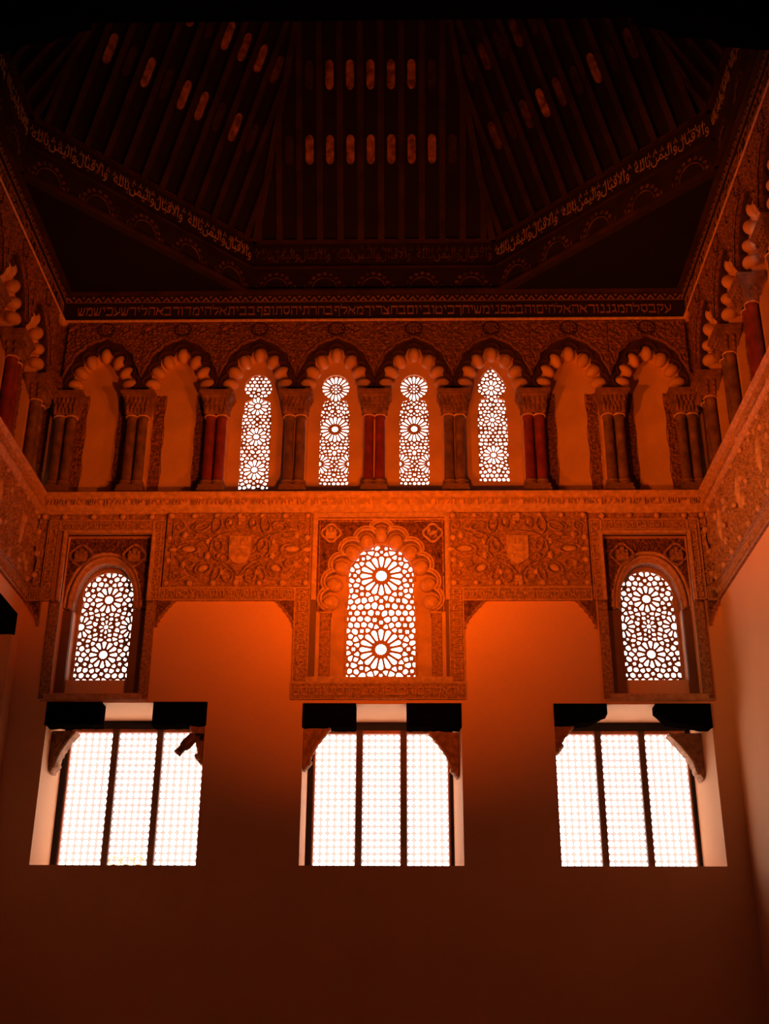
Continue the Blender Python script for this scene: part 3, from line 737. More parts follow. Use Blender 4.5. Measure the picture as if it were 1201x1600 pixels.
for side, x0, x1, wn in SIDES:
    mb = MB(); mb.prism_x(LEDGE[:-1], x0, x1); o = mb.build('ledge_cornice', 'moulding')
    m2 = MB(); relief_letters(m2, heb(PC[:34] if side == 0 else PB[:34]), x0+.1, x1-.1, 7.325, 7.455, -.103, .034, 2.3); m2.build('inscription', 'moulding', o)
    place(o, side, z=.004*abs(side)); tag(o, 'stucco ledge with a raised Hebrew inscription under the arcade of the %s' % wn, 'cornice', 'stucco ledges')
    mb = MB(); mb.box(x0, x1, -.03, .06, 10.50, 10.80); o = mb.build('inscription_frieze', 'frieze_dark')
    m2 = MB()
    if side == 0: add_text(m2, heb(PS), -4.52, 4.52, 10.545, 10.765, -.032, .012)
    elif side < 0: add_text(m2, heb(PB), -8.7, -.15, 10.545, 10.765, -.032, .012)
    else: add_text(m2, heb(PC), .15, 8.7, 10.545, 10.765, -.032, .012)
    m2.build('painted_letters', 'letter', o)
    m3 = MB(); m3.prism_x([(.06, 10.43), (-.035, 10.43), (-.07, 10.455), (-.07, 10.48), (-.04, 10.50), (.06, 10.50)], x0, x1); m3.build('lower_moulding', 'moulding', o)
    m4 = MB(); m4.box(x0, x1, -.05, .06, 10.80, 10.925); m4.build('zigzag_ground', 'frieze_dark', o)
    m5 = MB(); n = int((x1-x0)/.15)
    for i in range(n):
        a = x0+(x1-x0)*i/n; L = (x1-x0)/n
        m5.add([(a+.01, -.054, 10.815), (a+L-.01, -.054, 10.815), (a+L/2, -.054, 10.90), (a+L*.33, -.054, 10.815), (a+L*.67, -.054, 10.815), (a+L/2, -.054, 10.862)], [(0, 3, 5, 2), (3, 3, 5, 5), (5, 4, 1, 2)][0:1]+[(5, 4, 1, 2)])
        m5.add([(a+L-.03, -.054, 10.905), (a+L+.03, -.054, 10.905), (a+L, -.054, 10.86)], [(0, 1, 2)])
    m5.box(x0, x1, -.056, -.05, 10.80, 10.808); m5.build('zigzag', 'letter', o)
    m6 = MB(); m6.prism_x([(.06, 10.925), (-.06, 10.925), (-.13, 10.95), (-.13, 10.985), (-.10, 11.0), (.06, 11.0)], x0, x1); m6.build('upper_moulding', 'wood', o)
    place(o, side, z=.004*abs(side)); tag(o, 'dark frieze of pale Hebrew letters and zigzags topping the %s' % wn, 'frieze', 'lettered friezes under the ceiling')

# ------------------------------------------------------------------ emblems
def castle(mb, cx, cz, s, y, t=.02):
    """towered castle, s = half width"""
    mb.box(cx-s, cx+s, y-t, y+.005, cz-s, cz+.15*s)
    for k, hgt in ((-1, .75), (0, 1.15), (1, .75)):
        x = cx+k*s*.68; wv = s*(.24 if k else .30); mb.box(x-wv, x+wv, y-t*1.1, y+.005, cz, cz+hgt*s)
        for j in (-1, 0, 1): mb.box(x+j*wv*.85-wv*.25, x+j*wv*.85+wv*.25, y-t*1.1, y+.005, cz+hgt*s, cz+hgt*s+.14*s)
    mb.box(cx-s*1.05, cx+s*1.05, y-t*1.3, y+.005, cz+.10*s, cz+.2*s)
def lion(mb, cx, cz, s, y):
    for dx_, dz_, a, b, an in ((0, 0, .75, .33, .5), (-.62, .45, .34, .32, 0), (-.75, .38, .2, .12, .2), (-.45, -.35, .1, .42, .5), (-.75, -.02, .34, .1, .5),
                               (.35, -.62, .12, .38, -.3), (.62, -.45, .12, .4, .4), (.72, .25, .08, .4, -.3), (.85, .62, .2, .09, .8), (-.62, .8, .3, .07, .1)):
        mb.ell((cx+dx_*s, y-.004, cz+dz_*s), (a*s, .022, b*s), 10, 6, an)
def quatrefoil(mb, cx, cz, s, y, r=.009):
    pts = []
    for k in range(4):
        for j in range(9):
            t = k*PI/2-PI*.62/2*1.15+j*PI*.62*1.15/8
            pts.append((cx+s*.48*math.cos(k*PI/2)+s*.52*math.cos(t), y, cz+s*.48*math.sin(k*PI/2)+s*.52*math.sin(t)))
    mb.tube(pts, r, 6, True)
    mb.tube([(cx+(p[0]-cx)*.88, y, cz+(p[2]-cz)*.88) for p in pts], r*.6, 5, True)

# ------------------------------------------------------------------ heraldic foliage panels of the middle register
BOSS_Z = 7.19
def foliage(R, cx, cz, mirror_seed=0, sx=1.0):
    for s in (-1, 1):
        P = lambda a, b: (cx+s*a*sx, cz+b)
        leaf = lambda a, b, ra, rb, an, h=.055, **k: R.leaf(P(a, b), ra, rb, an if s > 0 else PI-an, h, **k)
        leaf(.34, .38, .062, .115, 0.15); leaf(.165, .40, .05, .07, 0); leaf(.54, .35, .10, .06, -.3); leaf(.30, .07, .05, .085, -.3)
        leaf(.72, .01, .15, .075, 0); leaf(.52, .20, .10, .045, .25); leaf(.71, .22, .10, .04, .1); leaf(.50, -.28, .115, .08, -.5)
        leaf(.70, -.20, .07, .045, .3); leaf(.31, -.36, .05, .11, .35); leaf(.16, -.38, .07, .095, -.2); leaf(.22, -.12, .09, .055, .3)
        R.stroke([P(0, -.40), P(.09, -.26), P(.22, -.16), P(.34, -.13), P(.42, -.02), P(.40, .12), P(.30, .22), P(.16, .26), P(0, .275)], .019, .05)
        R.stroke([P(0, -.44), P(.12, -.30), P(.27, -.20), P(.42, -.17), P(.56, -.10), P(.62, .08), P(.50, .13), P(.40, .02), P(.44, -.10)], .014, .045)
        R.stroke([P(.2, .03), P(.28, .16), P(.44, .24), P(.6, .27), P(.7, .34), P(.62, .43), P(.50, .40)], .015, .042)
        R.stroke([P(.24, -.08), P(.3, -.2), P(.36, -.28), P(.44, -.38), P(.56, -.40), P(.68, -.33), P(.78, -.2), P(.88, -.1)], .014, .04)
        for a, b, r, t, an in ((.86, .36, .085, 1.4, .5), (.84, -.36, .085, 1.4, 3.5), (.88, .12, .06, 1.2, 2), (.08, .47, .04, 1.0, 1)):
            R.spiral(P(a, b), r, t, an, .013, .035, s)
def bosses_round(root, x0, x1, z0, z1, nx, nz, rnd, y=-.075):
    P = [(x0+(x1-x0)*i/(nx-1), z) for i in range(nx) for z in (z0, z1)]+[(x, z0+(z1-z0)*j/(nz-1)) for j in range(1, nz-1) for x in (x0, x1)]
    for x, z in P:
        mb = MB(); r = rnd.uniform(.036, .046); mb.ell((x, y, z), (r, r*.95, r), 12, 8); mb.build('boss', 'moulding', root, True)
def heraldic_panel(x0, x1, z0, z1, cx, lab, style):
    root = empty('heraldic_panel', (0, 0, 0)); rnd = random.Random(style)
    R = Relief(x0, x1, z0, z1, .0058)
    R.h = -.034+filigree(R.x, R.z, 22)*.018+filigree(R.x+3, R.z+5, 44)*.008
    cz = 6.67; m = .10
    R.leaf((x0-1, 0), .1, .1, 0, .01)
    rect = lambda k: [(x0+k, z0+k), (x1-k, z0+k), (x1-k, z1-k), (x0+k, z1-k), (x0+k, z0+k)]
    foliage(R, cx, cz)
    R.stroke(rect(.012), .014, .030); R.stroke(rect(m), .010, .030); R.stroke(rect(m+.02), .006, .02)
    mb = MB(); R.mesh(mb, -.045); mb.build('foliage_relief', 'carved', root, True)
    bosses_round(root, x0+.055, x1-.055, z0+.05, z1-.05, 7, 4, rnd)
    for s in (-1, 1):
        for a, b, ra, rb, an in ((.72, .01, .10, .045, .0), (.50, -.28, .07, .05, -.5), (.93, .0, .06, .035, 0)):
            mb = MB(); mb.ell((cx+s*a, -.085, cz+b), (ra, .035, rb), 14, 8, an*s); mb.build('shell_boss', 'moulding', root, True)
        for a, b, r_ in ((.46, .12, .033), (.45, -.09, .042), (.78, .22, .04), (.78, -.22, .04), (.16, .42, .03), (.24, -.34, .032)):
            mb = MB()
            for q in range(5): mb.ell((cx+s*a+.5*r_*math.cos(q*1.256), -.085, cz+b+.8*r_*math.sin(q*1.256)), (r_*.55, .022, r_*.6), 8, 5)
            mb.ell((cx+s*a, -.095, cz+b), (r_*.6, .026, r_*.7), 10, 6); mb.build('berry_cluster', 'moulding', root, True)
    for b in (.45, -.46):
        mb = MB()
        for q in range(7): mb.ell((cx+.03*((q % 3)-1), -.085, cz+b+.045-.045*(q//3)), (.024, .025, .028), 8, 5)
        mb.build('pine_cone', 'moulding', root, True)
    # shield
    hw, ht = .15, .20
    sh = [(cx-hw, cz+ht), (cx+hw, cz+ht), (cx+hw, cz-.05)]+([(cx+hw*math.cos(t*PI/10), cz-.05-.17*math.sin(t*PI/10)) for t in range(1, 10)] if style == 1 else
         [(cx+hw*.98, cz-.12), (cx+hw*.6, cz-.18), (cx, cz-.235), (cx-hw*.6, cz-.18), (cx-hw*.98, cz-.12)])+[(cx-hw, cz-.05)]
    mb = MB(); mb.plate(sh, [], -.105, .0); so = mb.build('shield', 'moulding', root)
    mb = MB()
    if style == 1:
        castle(mb, cx-.07, cz+.10, .052, -.105, .024); castle(mb, cx+.07, cz+.10, .052, -.105, .024)
        for k in range(9): mb.box(cx-.11+k*.026, cx-.098+k*.026, -.117, -.10, cz-.10, cz-.01)
        mb.box(cx-.12, cx+.12, -.119, -.10, cz-.005, cz+.006); mb.box(cx-.12, cx+.12, -.119, -.10, cz-.12, cz-.108)
    else:
        castle(mb, cx, cz+.04, .085, -.105, .024); mb.ell((cx-.07, -.105, cz-.10), (.03, .012, .03), 8, 5); mb.ell((cx+.07, -.105, cz-.10), (.03, .012, .03), 8, 5)
    mb.build('castle_emblem', 'moulding', so)
    tag(root, lab, 'carved panel', 'heraldic panels'); return root
heraldic_panel(-2.86, -.83, 6.125, 7.24, -1.81, 'carved panel with round-bottomed shield, left of the central window', 1)
heraldic_panel(1.09, 3.02, 6.125, 7.24, 2.03, 'carved panel with pointed-bottomed castle shield, right of the central window', 2)

# corner fields beyond the side windows and the carved register of the side walls
def register(side, x0, x1, lab, seed):
    root = empty('foliage_register'); R = Relief(x0, x1, 6.125, 7.24, .009 if side else .006)
    R.h = -.035+filigree(R.x+seed, R.z, 20)*.03; rnd = random.Random(seed)
    n = max(1, int((x1-x0)/.5))
    for i in range(n):
        c = x0+(x1-x0)*(i+.5)/n
        for s in (-1, 1):
            for a, b, ra, rb, an in ((.09, .38, .05, .11, .2), (.13, .12, .06, .10, -.4), (.09, -.14, .05, .10, .3), (.14, -.38, .06, .09, -.3)):
                if x1-x0 > .4: R.leaf((c+s*a, 6.68+b), ra, rb, s*an, .05)
            R.spiral((c+s*min(.16, (x1-x0)*.3), 6.98), .07, 1.3, 1, .012, .04, s); R.spiral((c+s*min(.16, (x1-x0)*.3), 6.35), .07, 1.3, 4, .012, .04, s)
        R.stroke([(c, 6.2), (c+.03, 6.5), (c-.03, 6.8), (c, 7.15)], .016, .045)
    for zz in (6.14, 7.225): R.stroke([(x0, zz), (x1, zz)], .012, .03)
    R.stroke([(x0, 7.13), (x1, 7.13)], .008, .025)
    mb = MB(); R.mesh(mb, -.045); mb.build('foliage_relief', 'carved', root, True)
    nb = max(2, int((x1-x0)/.42))
    for i in range(nb):
        for zz in ((7.185,) if not side else (7.185, 6.18)):
            mb = MB(); mb.ell((x0+(x1-x0)*(i+.5)/nb, -.075, zz), (.042, .038, .042), 12, 8); mb.build('boss', 'moulding', root, True)
    if side:
        for i in range(int((x1-x0)/1.0)):
            u = (min(abs(x0), abs(x1))+.75+1.0*i)*side
            mb = MB(); mb.ell((u, -.08, 6.72), (.055, .05, .24), 14, 10); mb.build('shell_boss', 'moulding', root, True)
            for q in range(6):
                mb = MB(); mb.ell((u+rnd.uniform(-.45, .45), -.08, 6.7+rnd.uniform(-.45, .4)), (rnd.uniform(.035, .075), .035, rnd.uniform(.03, .05)), 10, 7, rnd.random()*3)
                mb.build('berry_cluster', 'moulding', root, True)
    else:
        for zz in (6.95, 6.62, 6.3):
            mb = MB(); mb.ell(((x0+x1)/2+.05*math.sin(zz*9), -.08, zz), (.05, .04, .045), 12, 8); mb.build('berry_cluster', 'moulding', root, True)
    place(root, side); tag(root, lab, 'carved panel', 'foliage registers'); return root
register(0, -4.74, -4.55, 'narrow strip of carved foliage in the left corner beside the left lattice window', 3)
register(0, 4.58, 4.74, 'narrow strip of carved foliage in the right corner beside the right lattice window', 4)
register(-1, -8.8, -.02, 'deep carved foliage band along the left side wall under its ledge', 5)
register(1, .02, 8.8, 'deep carved foliage band along the right side wall under its ledge', 6)

def text_strip(name, x0, x1, z0, z1, lab, txt, vertical=0, y=0.0, side=0, th=.035, grp='inscribed stucco strips', step=1.6):
    mb = MB(); mb.box(x0, x1, y-th, y+.02, z0, z1); o = mb.build(name, 'carved')
    e = .012; m2 = MB()
    for a, b, c, d in ((x0, x1, z0, z0+e), (x0, x1, z1-e, z1), (x0, x0+e, z0+e, z1-e), (x1-e, x1, z0+e, z1-e)): m2.box(a, b, y-th-.012, y-th+.003, c, d)
    m2.build('border_fillet', 'moulding', o)
    m3 = MB(); relief_letters(m3, txt, x0+.028, x1-.028, z0+.03, z1-.03, y-th, .024, step, vertical); m3.build('inscription', 'moulding', o)
    place(o, side); tag(o, lab, 'inscription strip', grp); return o
text_strip('inscription_strip', -2.90, -1.03, 5.935, 6.12, 'lettered strip under the left heraldic panel', heb(PB[:24]))
text_strip('inscription_strip', 1.27, 3.02, 5.93, 6.12, 'lettered strip under the right heraldic panel', heb(PC[10:34]))
text_strip('inscription_strip', -1.03, -.82, 4.77, 6.12, 'upright lettered strip along the left side of the central window', heb(PS[:17]), 1, step=1.4)
text_strip('inscription_strip', 1.07, 1.27, 4.77, 6.12, 'upright lettered strip along the right side of the central window', heb(PS[20:40]), -1, step=1.4)
text_strip('inscription_strip', -1.04, 1.28, 4.545, 4.77, 'lettered strip under the central window, above the middle big window', heb(PS[12:40]), 0, step=2.2)
text_strip('inscription_strip', -4.74, -4.54, 5.935, 6.12, 'short lettered strip in the left corner', heb(PB[4:9]))
text_strip('inscription_strip', 4.58, 4.74, 5.93, 6.12, 'short lettered strip in the right corner', heb(PB[4:9]))
text_strip('inscription_strip', -8.8, -.02, 5.93, 6.12, 'long lettered strip on the left side wall under the foliage band', heb(PC[:26]), side=-1, step=1.8)
text_strip('inscription_strip', .02, 8.8, 5.93, 6.12, 'long lettered strip on the right side wall under the foliage band', heb(PC[:26]), side=1, step=1.8)

# lobed corner pieces hanging under the strips
def corner_piece(x, s, ztop, wv, ht, lab):
    n = 5; pts = [(0, 0), (wv, 0)]
    for i in range(n):
        a0, a1 = i/n, (i+1)/n; f = lambda t: (wv*(1-t)**1.35*.97+.025, -ht*t)
        p, q = f(a0), f(a1)
        for k in range(6):
            u = k/5; b = .022*math.sin(u*PI); pts.append((p[0]+(q[0]-p[0])*u-b, p[1]+(q[1]-p[1])*u-b*.3))
    pts += [(.02, -ht-.02), (0, -ht-.02)]
    P = [(x+s*a, ztop+b) for a, b in pts]
    mb = MB(); mb.plate(P if s > 0 else P[::-1], [], -.045, .01); o = mb.build('corner_spandrel', 'carved')
    xa, xb = sorted((x+s*.006, x+s*wv)); R = Relief(xa, xb, ztop-ht, ztop-.01, .0055); R.h = filigree(R.x, R.z, 30)*.016
    m2 = MB(); R.mesh(m2, -.045, poly_mask([(x+s*max(.0, a-.018), ztop+b+.01) for a, b in pts])); m2.build('carving', 'spandrel', o, True)
    tag(o, lab, 'corner spandrel', 'lobed corner pieces')
corner_piece(-2.90, 1, 5.935, .24, .36, 'lobed carved corner piece right of the left lattice window')
corner_piece(-1.03, -1, 5.935, .26, .36, 'lobed carved corner piece left of the central window')
corner_piece(1.27, 1, 5.93, .30, .38, 'lobed carved corner piece right of the central window')
corner_piece(3.05, -1, 5.93, .26, .38, 'lobed carved corner piece left of the right lattice window')
corner_piece(-4.50, -1, 5.935, .22, .34, 'lobed carved corner piece between the left corner and the left lattice window')
corner_piece(4.56, 1, 5.93, .17, .34, 'lobed carved corner piece between the right lattice window and the right corner')

# ------------------------------------------------------------------ lattice windows of the middle register
def side_window(x0, x1, rx0, rx1, lc, s, lab, style):
    """x0..x1 outer frame, rx0..rx1 recess, lc lattice centre"""
    root = empty('window_surround')
    zi = 6.93 if s < 0 else 6.91
    # inscribed outer frame
    fr = .165
    for nm, a, b, c, d, v, tx in (('frame_strip', x0, x0+fr, 5.935, 7.14, 1, PS[30:44]), ('frame_strip', x1-fr, x1, 5.935, 7.14, -1, PS[44:58]), ('frame_strip', x0+fr, x1-fr, 6.975, 7.14, 0, PC[:19])):
        mb = MB(); mb.box(a, b, -.04, .02, c, d); o = mb.build(nm, 'carved', root)
        m2 = MB()
        for q in ((a, b, c, c+.012), (a, b, d-.012, d), (a, a+.012, c, d), (b-.012, b, c, d)): m2.box(q[0], q[1], -.052, -.038, q[2], q[3])
        m2.build('border_fillet', 'moulding', o); m3 = MB(); relief_letters(m3, heb(tx), a+.026, b-.026, c+.03, d-.03, -.04, .02, 1.4, v); m3.build('inscription', 'moulding', o)
    # boss row over the frame
    mb = MB(); mb.box(x0, x1, -.02, .02, 7.14, 7.24); ornament_band(mb, x0, x1, 7.145, 7.235, -.021, .006, 30, .010); mb.build('boss_strip', 'carved', root)
    for i in range(4):
        mb = MB(); mb.ell((x0+(x1-x0)*(i+.5)/4, -.045, 7.19), (.042, .038, .042), 12, 8); mb.build('boss', 'moulding', root, True)
    # plain inner moulding
    mb = MB(); t = .055
    for a, b, c, d in ((rx0-t, rx0, 5.93, zi+t), (rx1, rx1+t, 5.93, zi+t), (rx0, rx1, zi, zi+t)):
        mb.box(a, b, -.055, .04, c, d); mb.box(a+.012, b-.012, -.07, -.05, c, d-.012)
    mb.build('inner_moulding', 'moulding', root)
    # arch: lattice plate, archivolts, spandrel field with emblems
    zs, za, hw = 6.03, 6.53, .375
    sc = lambda k: [(lc+x, z) for x, z in keyhole(hw*k, 4.97, 6.12, hw*k*.90, 6.20, hw*k*.97, za+.02)]
    yL = .50
    out0 = keyhole(hw, 4.955, 6.10, hw*.905, 6.18, hw*.97, za+.01)
    outW = [(lc+x, z) for x, z in out0]
    xm0, xm1 = rx0-.01, rx1+.01
    def pointed(r, zb, zc, zt, n=12):
        P = [(lc+r, zb), (lc+r, zc)]+[(lc+r*math.cos(t*PI/2/n)**.9, zc+(zt-zc)*math.sin(t*PI/2/n)) for t in range(1, n)]+[(lc, zt)]
        return P+[(2*lc-x, z) for x, z in P[-2::-1]]
    A1 = pointed(hw+.045, 4.90, 6.02, 6.60); A2 = pointed(hw+.10, 5.90, 5.95, 6.66); A3 = pointed(hw+.155, 5.90, 5.95, 6.71)
    mb = MB(); mb.plate([(xm0, 4.60), (xm1, 4.60), (xm1, 7.0), (xm0, 7.0)], [outW], .44, .47); mb.build('lattice_plate', 'lobe', root)
    mb = MB()
    al = [p for p in A1 if p[1] >= 5.9]
    mb.plate([(xm0, 5.9), (xm0, 7.0), (xm1, 7.0), (xm1, 5.9), (al[0][0], 5.9)]+al+[(al[-1][0], 5.9)], [], .26, .44); mb.build('inner_arch', 'carved', root)  # darker stucco paints the arch as out of the daylight
    mb = MB(); mb.plate([(xm0, 4.6), (xm0, 5.9), (al[-1][0], 5.9), (al[-1][0], 4.9), (al[0][0], 4.9), (al[0][0], 5.9), (xm1, 5.9), (xm1, 4.6)], [], .27, .44); mb.build('window_reveal', 'reveal', root)  # paler plaster paints daylight onto the lower reveal
    mb = MB()
    for Ax, yy, r_ in ((A1, .235, .020), (A2, .19, .028), (A3, .15, .024)):
        mb.tube([(min(max(x, xm0), xm1), yy, z) for x, z in Ax if z >= 5.90], r_, 8)
    bandp = [(x, z) for x, z in A3 if z >= 5.9]; bandi = [(x, z) for x, z in A1 if z >= 5.9]
    mb.plate(bandp+[(bandi[-1][0], 5.90)]+bandi[::-1]+[(bandi[0][0], 5.90)], [], .205, .27)
    mb.build('archivolt', 'moulding', root, True)
    o3 = [(max(min(x, xm1), xm0), z) for x, z in A3 if z >= 5.9]
    sp_o = [(xm0, 5.9), (xm0, 7.0), (xm1, 7.0), (xm1, 5.9)]+o3
    sp_in = [(xm1, 5.9)]+o3+[(xm0, 5.9), (xm0, 7.0), (xm1, 7.0)]
    mb = MB(); mb.plate(sp_in, [], .14, .27); fld = mb.build('spandrel_field', 'spandrel', root)
    R = Relief(xm0+.01, xm1-.01, 5.95, zi, .0055); R.h = filigree(R.x, R.z, 28)*.028; g = poly_mask(sp_in)
    mb = MB(); R.mesh(mb, .139, g); mb.build('spandrel_carving', 'spandrel', fld, True)
    for q, xx in enumerate((lc-.36, lc+.39)):
        mb = MB(); quatrefoil(mb, xx, 6.66, .165, .095, .012); castle(mb, xx, 6.65, .085, .115, .045)
        for t in range(26 if style == 1 else 0): mb.ell((xx+.15*math.cos(t*.2417), .10, 6.66+.15*math.sin(t*.2417)), (.016, .014, .014), 6, 4)
        mb.build('castle_medallion', 'carved', root)
    # plain jamb panels, flat capitals and base moulding
    for a, b in ((xm0, lc-hw-.045), (lc+hw+.045, xm1)):
        if b-a < .02: continue
        mb = MB(); mb.box(a, b, .19, .27, 4.60, 5.87); mb.build('jamb_panel', 'jamb', root)
    mb = MB(); mb.box(rx0-.055, rx1+.055, -.045, .02, 4.545, 4.62); mb.box(rx0-.10, rx1+.12, -.03, .01, 4.53, 4.56)
    mb.build('base_moulding', 'moulding', root)
    for a, b in ((rx0-.13, rx0), (rx1, rx1+.13)):
        mb = MB(); mb.box(a, b, -.03, .02, 4.56, 5.93); ornament_band(mb, a+.01, b-.01, 4.6, 5.9, -.031, .007, 26, .012); mb.build('side_strip', 'carved', root, True)
    tag(root, lab, 'window surround', 'stucco surrounds of the middle register')
    o = [(x, z) for x, z in out0]
    RS = [(0, 6.14, .195, 12, .085, .062), (0, 5.33, .195, 12, .085, .062), (hw-.02, 5.735, .165, 12, .07, .05), (0, 5.735, .10, 8, .042, .032)]
    lattice_window(lc, .47, o, RS, .094, .025, 50+style, 'glowing star lattice under a pointed arch, in the %s part of the middle register' % ('left' if s < 0 else 'right'), grp='pointed lattices of the middle register')
side_window(-4.53, -2.88, HL[0], HL[1], -3.705, -1, 'square stucco surround with two castle medallions round the left lattice window', 1)
side_window(3.04, 4.57, HR[0], HR[1], 3.855, 1, 'square stucco surround with two castle medallions round the right lattice window', 2)

# central window
def central():
    root = empty('window_surround'); cx = .145
    mb = MB(); t = .07
    for a, b, c, d in ((HC[0]-t, HC[0], 5.93, 7.235), (HC[1], HC[1]+t-.01, 5.93, 7.235), (HC[0], HC[1], 7.165, 7.235)):
        mb.box(a, b, -.06, .03, c, d); mb.box(a+.012, b-.012, -.075, -.05, c, d)
    mb.build('outer_moulding', 'moulding', root)
    mb = MB(); mb.box(HC[0]-.10, HC[1]+.08, -.055, .02, 4.77, 4.85); mb.build('sill_moulding', 'moulding', root)
    L = [(594, 833), (618, 845), (641, 862), (656, 885), (667, 911), (672, 938)]
    yl = .10; pr = [W(a, b, yl) for a, b in L]; rel = [(x-cx, z) for x, z in pr]; rel[0] = (0, rel[0][1])
    cen = [(cx-x, z) for x, z in rel[::-1][:-1]]+[(cx+x, z) for x, z in rel]
    foc = (cx, 6.05)
    def scal(R, a): return [p for c in cen for p in arc_pts(c, foc, R, a)]
    zlow = rel[-1][1]-.18
    inner = scal(.135, 80); x0, x1 = HC[0]-.005, HC[1]+.005
    # spandrel ground
    outl = [(x0, zlow), (x0, 7.17), (x1, 7.17), (x1, zlow)]
    lo_l = (inner[0][0]+.02, zlow); lo_r = (inner[-1][0]-.02, zlow)
    mb = MB(); mb.plate(outl+[lo_r]+inner[::-1]+[lo_l], [], .03, .12); g = mb.build('spandrel_field', 'carved', root)
    R = Relief(x0+.01, x1-.01, zlow, 7.16, .0052); R.h = filigree(R.x, R.z, 28)*.026
    outer = scal(.20, 60); msk = poly_mask(outl+[(outer[-1][0], zlow)]+outer[::-1]+[(outer[0][0], zlow)])
    mb = MB(); R.mesh(mb, .029, msk); mb.build('spandrel_carving', 'spandrel', g, True)
    mb = MB(); mb.tube([(x, .02, z) for x, z in scal(.190, 60)], .013, 7); mb.tube([(x, .022, z) for x, z in scal(.148, 74)], .017, 7)
    mb.tube([(x, .02, z) for x, z in [(x0+.03, zlow), (x0+.03, 7.14), (x1-.03, 7.14), (x1-.03, zlow)]], .010, 6); mb.build('lobed_moulding', 'moulding', root, True)
    for i, c in enumerate(cen):
        d = math.atan2(c[1]-foc[1], c[0]-foc[0]); mb = MB(); mb.ell((c[0]+.012*math.cos(d), .185, c[1]+.012*math.sin(d)), (.122, .10, .105), 20, 12, d)
        if i % 2:
            mb.tube([(c[0]-.01*math.cos(d)+.05*math.cos(k*.6)*(1-k/26), .075, c[1]-.01*math.sin(d)+.05*math.sin(k*.6)*(1-k/26)) for k in range(22)], .005, 5)
        mb.build('lobe', 'moulding', root, True)
    # inner plain arch with the keyhole
    hw = .465; yp = .22
    K = keyhole(hw, 4.86, 6.16, .435, 6.33, .455, 6.86); KO = [(cx+x, z) for x, z in K]
    mb = MB(); mb.plate([(x0, 4.78), (x1, 4.78), (x1, 7.22), (x0, 7.22)], [KO], yp, yp+.03); mb.build('inner_arch', 'lobe', root)
    mb = MB(); mb.tube([(cx+x*1.03, yp-.005, 6.3+(z-6.3)*1.03) for x, z in K if z > 6.28], .018, 8); mb.tube([(cx+x*1.05, yp, z) for x, z in K[:3]], .012, 6); mb.tube([(cx-x*1.05, yp, z) for x, z in K[:3]], .012, 6)
    mb.build('arch_fillet', 'moulding', root, True)
    for a, b in ((x0+.06, x0+.20), (x1-.20, x1-.06)):
        mb = MB(); mb.box(a, b, .08, yp, 4.84, zlow+.02); ornament_band(mb, a+.01, b-.01, 4.86, zlow, .079, .006, 30, .014); mb.build('carved_colonnette', 'carved', root, True)
        mb = MB(); mb.box(a-.015, b+.015, .05, yp, zlow-.02, zlow+.04); mb.build('colonnette_capital', 'moulding', root)
    for a, b in ((x0, x0+.06), (x1-.06, x1)):
        mb = MB(); mb.box(a, b, .05, yp, 4.84, zlow+.01); mb.build('jamb_strip', 'niche', root)
    mb = MB(); quatrefoil(mb, cx-.70, 6.95, .14, -.012, .010); castle(mb, cx-.70, 6.94, .075, .01, .04); mb.build('castle_medallion', 'moulding', root)
    mb = MB(); quatrefoil(mb, cx+.72, 6.95, .14, -.012, .010); lion(mb, cx+.72, 6.95, .085, .0); mb.build('lion_medallion', 'moulding', root)
    for xx in (cx-.79, cx+.80):
        mb = MB(); mb.add([(xx, .0, 6.66), (xx+.03, .01, 6.62), (xx, .0, 6.57), (xx-.03, .01, 6.62)], [(0, 1, 2, 3)]); mb.build('dark_lozenge', 'channel', root)
    for a, b in ((-.825, -.735), (1.025, 1.075)):  # flat strips, the darkness of a recessed groove put into their colour
        mb = MB(); mb.box(a, b, -.012, .03, 4.85, 5.93); mb.build('jamb_strip', 'jamb', root)
    tag(root, 'square surround with eleven-lobed arch, castle and lion medallions round the central window', 'window surround', 'stucco surrounds of the middle register')
    RC = [(0, 6.41, .295, 16, .125, .082), (0, 5.33, .295, 16, .125, .082), (.30, 5.87, .05, 8, .03, .0)]
    lattice_window(cx, yp+.03, K, RC[:2], .098, .025, 77, 'large glowing lattice with two sixteen-petal rosettes in the middle of the end wall', grp='central lattice')
central()

# ------------------------------------------------------------------ timber ceiling
ceil = empty('ceiling', kind='structure')
ED = 0.05
A_ = np.array([-1.88, -ED]); B_ = np.array([-4.62, -2.85]); XS = 4.62
dg = (B_-A_)/np.linalg.norm(B_-A_); nin = np.array([-dg[1], dg[0]])      # inward normal of the left diagonal
if nin[0] < 0: nin = -nin
def ring(d):
    """corner points of the octagon stepped inwards by d (left half)"""
    p0 = A_+nin*d
    t = (-ED-d-p0[1])/dg[1]; a = p0+dg*t
    t = (-XS+d-p0[0])/dg[0]; b = p0+dg*t
    return a, b
SL = (.47, .88)                                                          # run and rise of the rafters
Z1 = 11.93; RISE = 3.6; DM = RISE*SL[0]/SL[1]
def up3(p, z): return (p[0], p[1], z)
# flat dark triangles closing the corners
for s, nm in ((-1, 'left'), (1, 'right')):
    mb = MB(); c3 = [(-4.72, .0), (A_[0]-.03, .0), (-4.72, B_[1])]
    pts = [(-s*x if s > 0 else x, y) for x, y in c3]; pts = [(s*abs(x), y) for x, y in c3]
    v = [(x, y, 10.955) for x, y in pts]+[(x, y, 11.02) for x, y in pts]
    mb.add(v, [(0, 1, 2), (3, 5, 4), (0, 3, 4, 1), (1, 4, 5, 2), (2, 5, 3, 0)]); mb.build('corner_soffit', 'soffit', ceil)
YE = -11.0
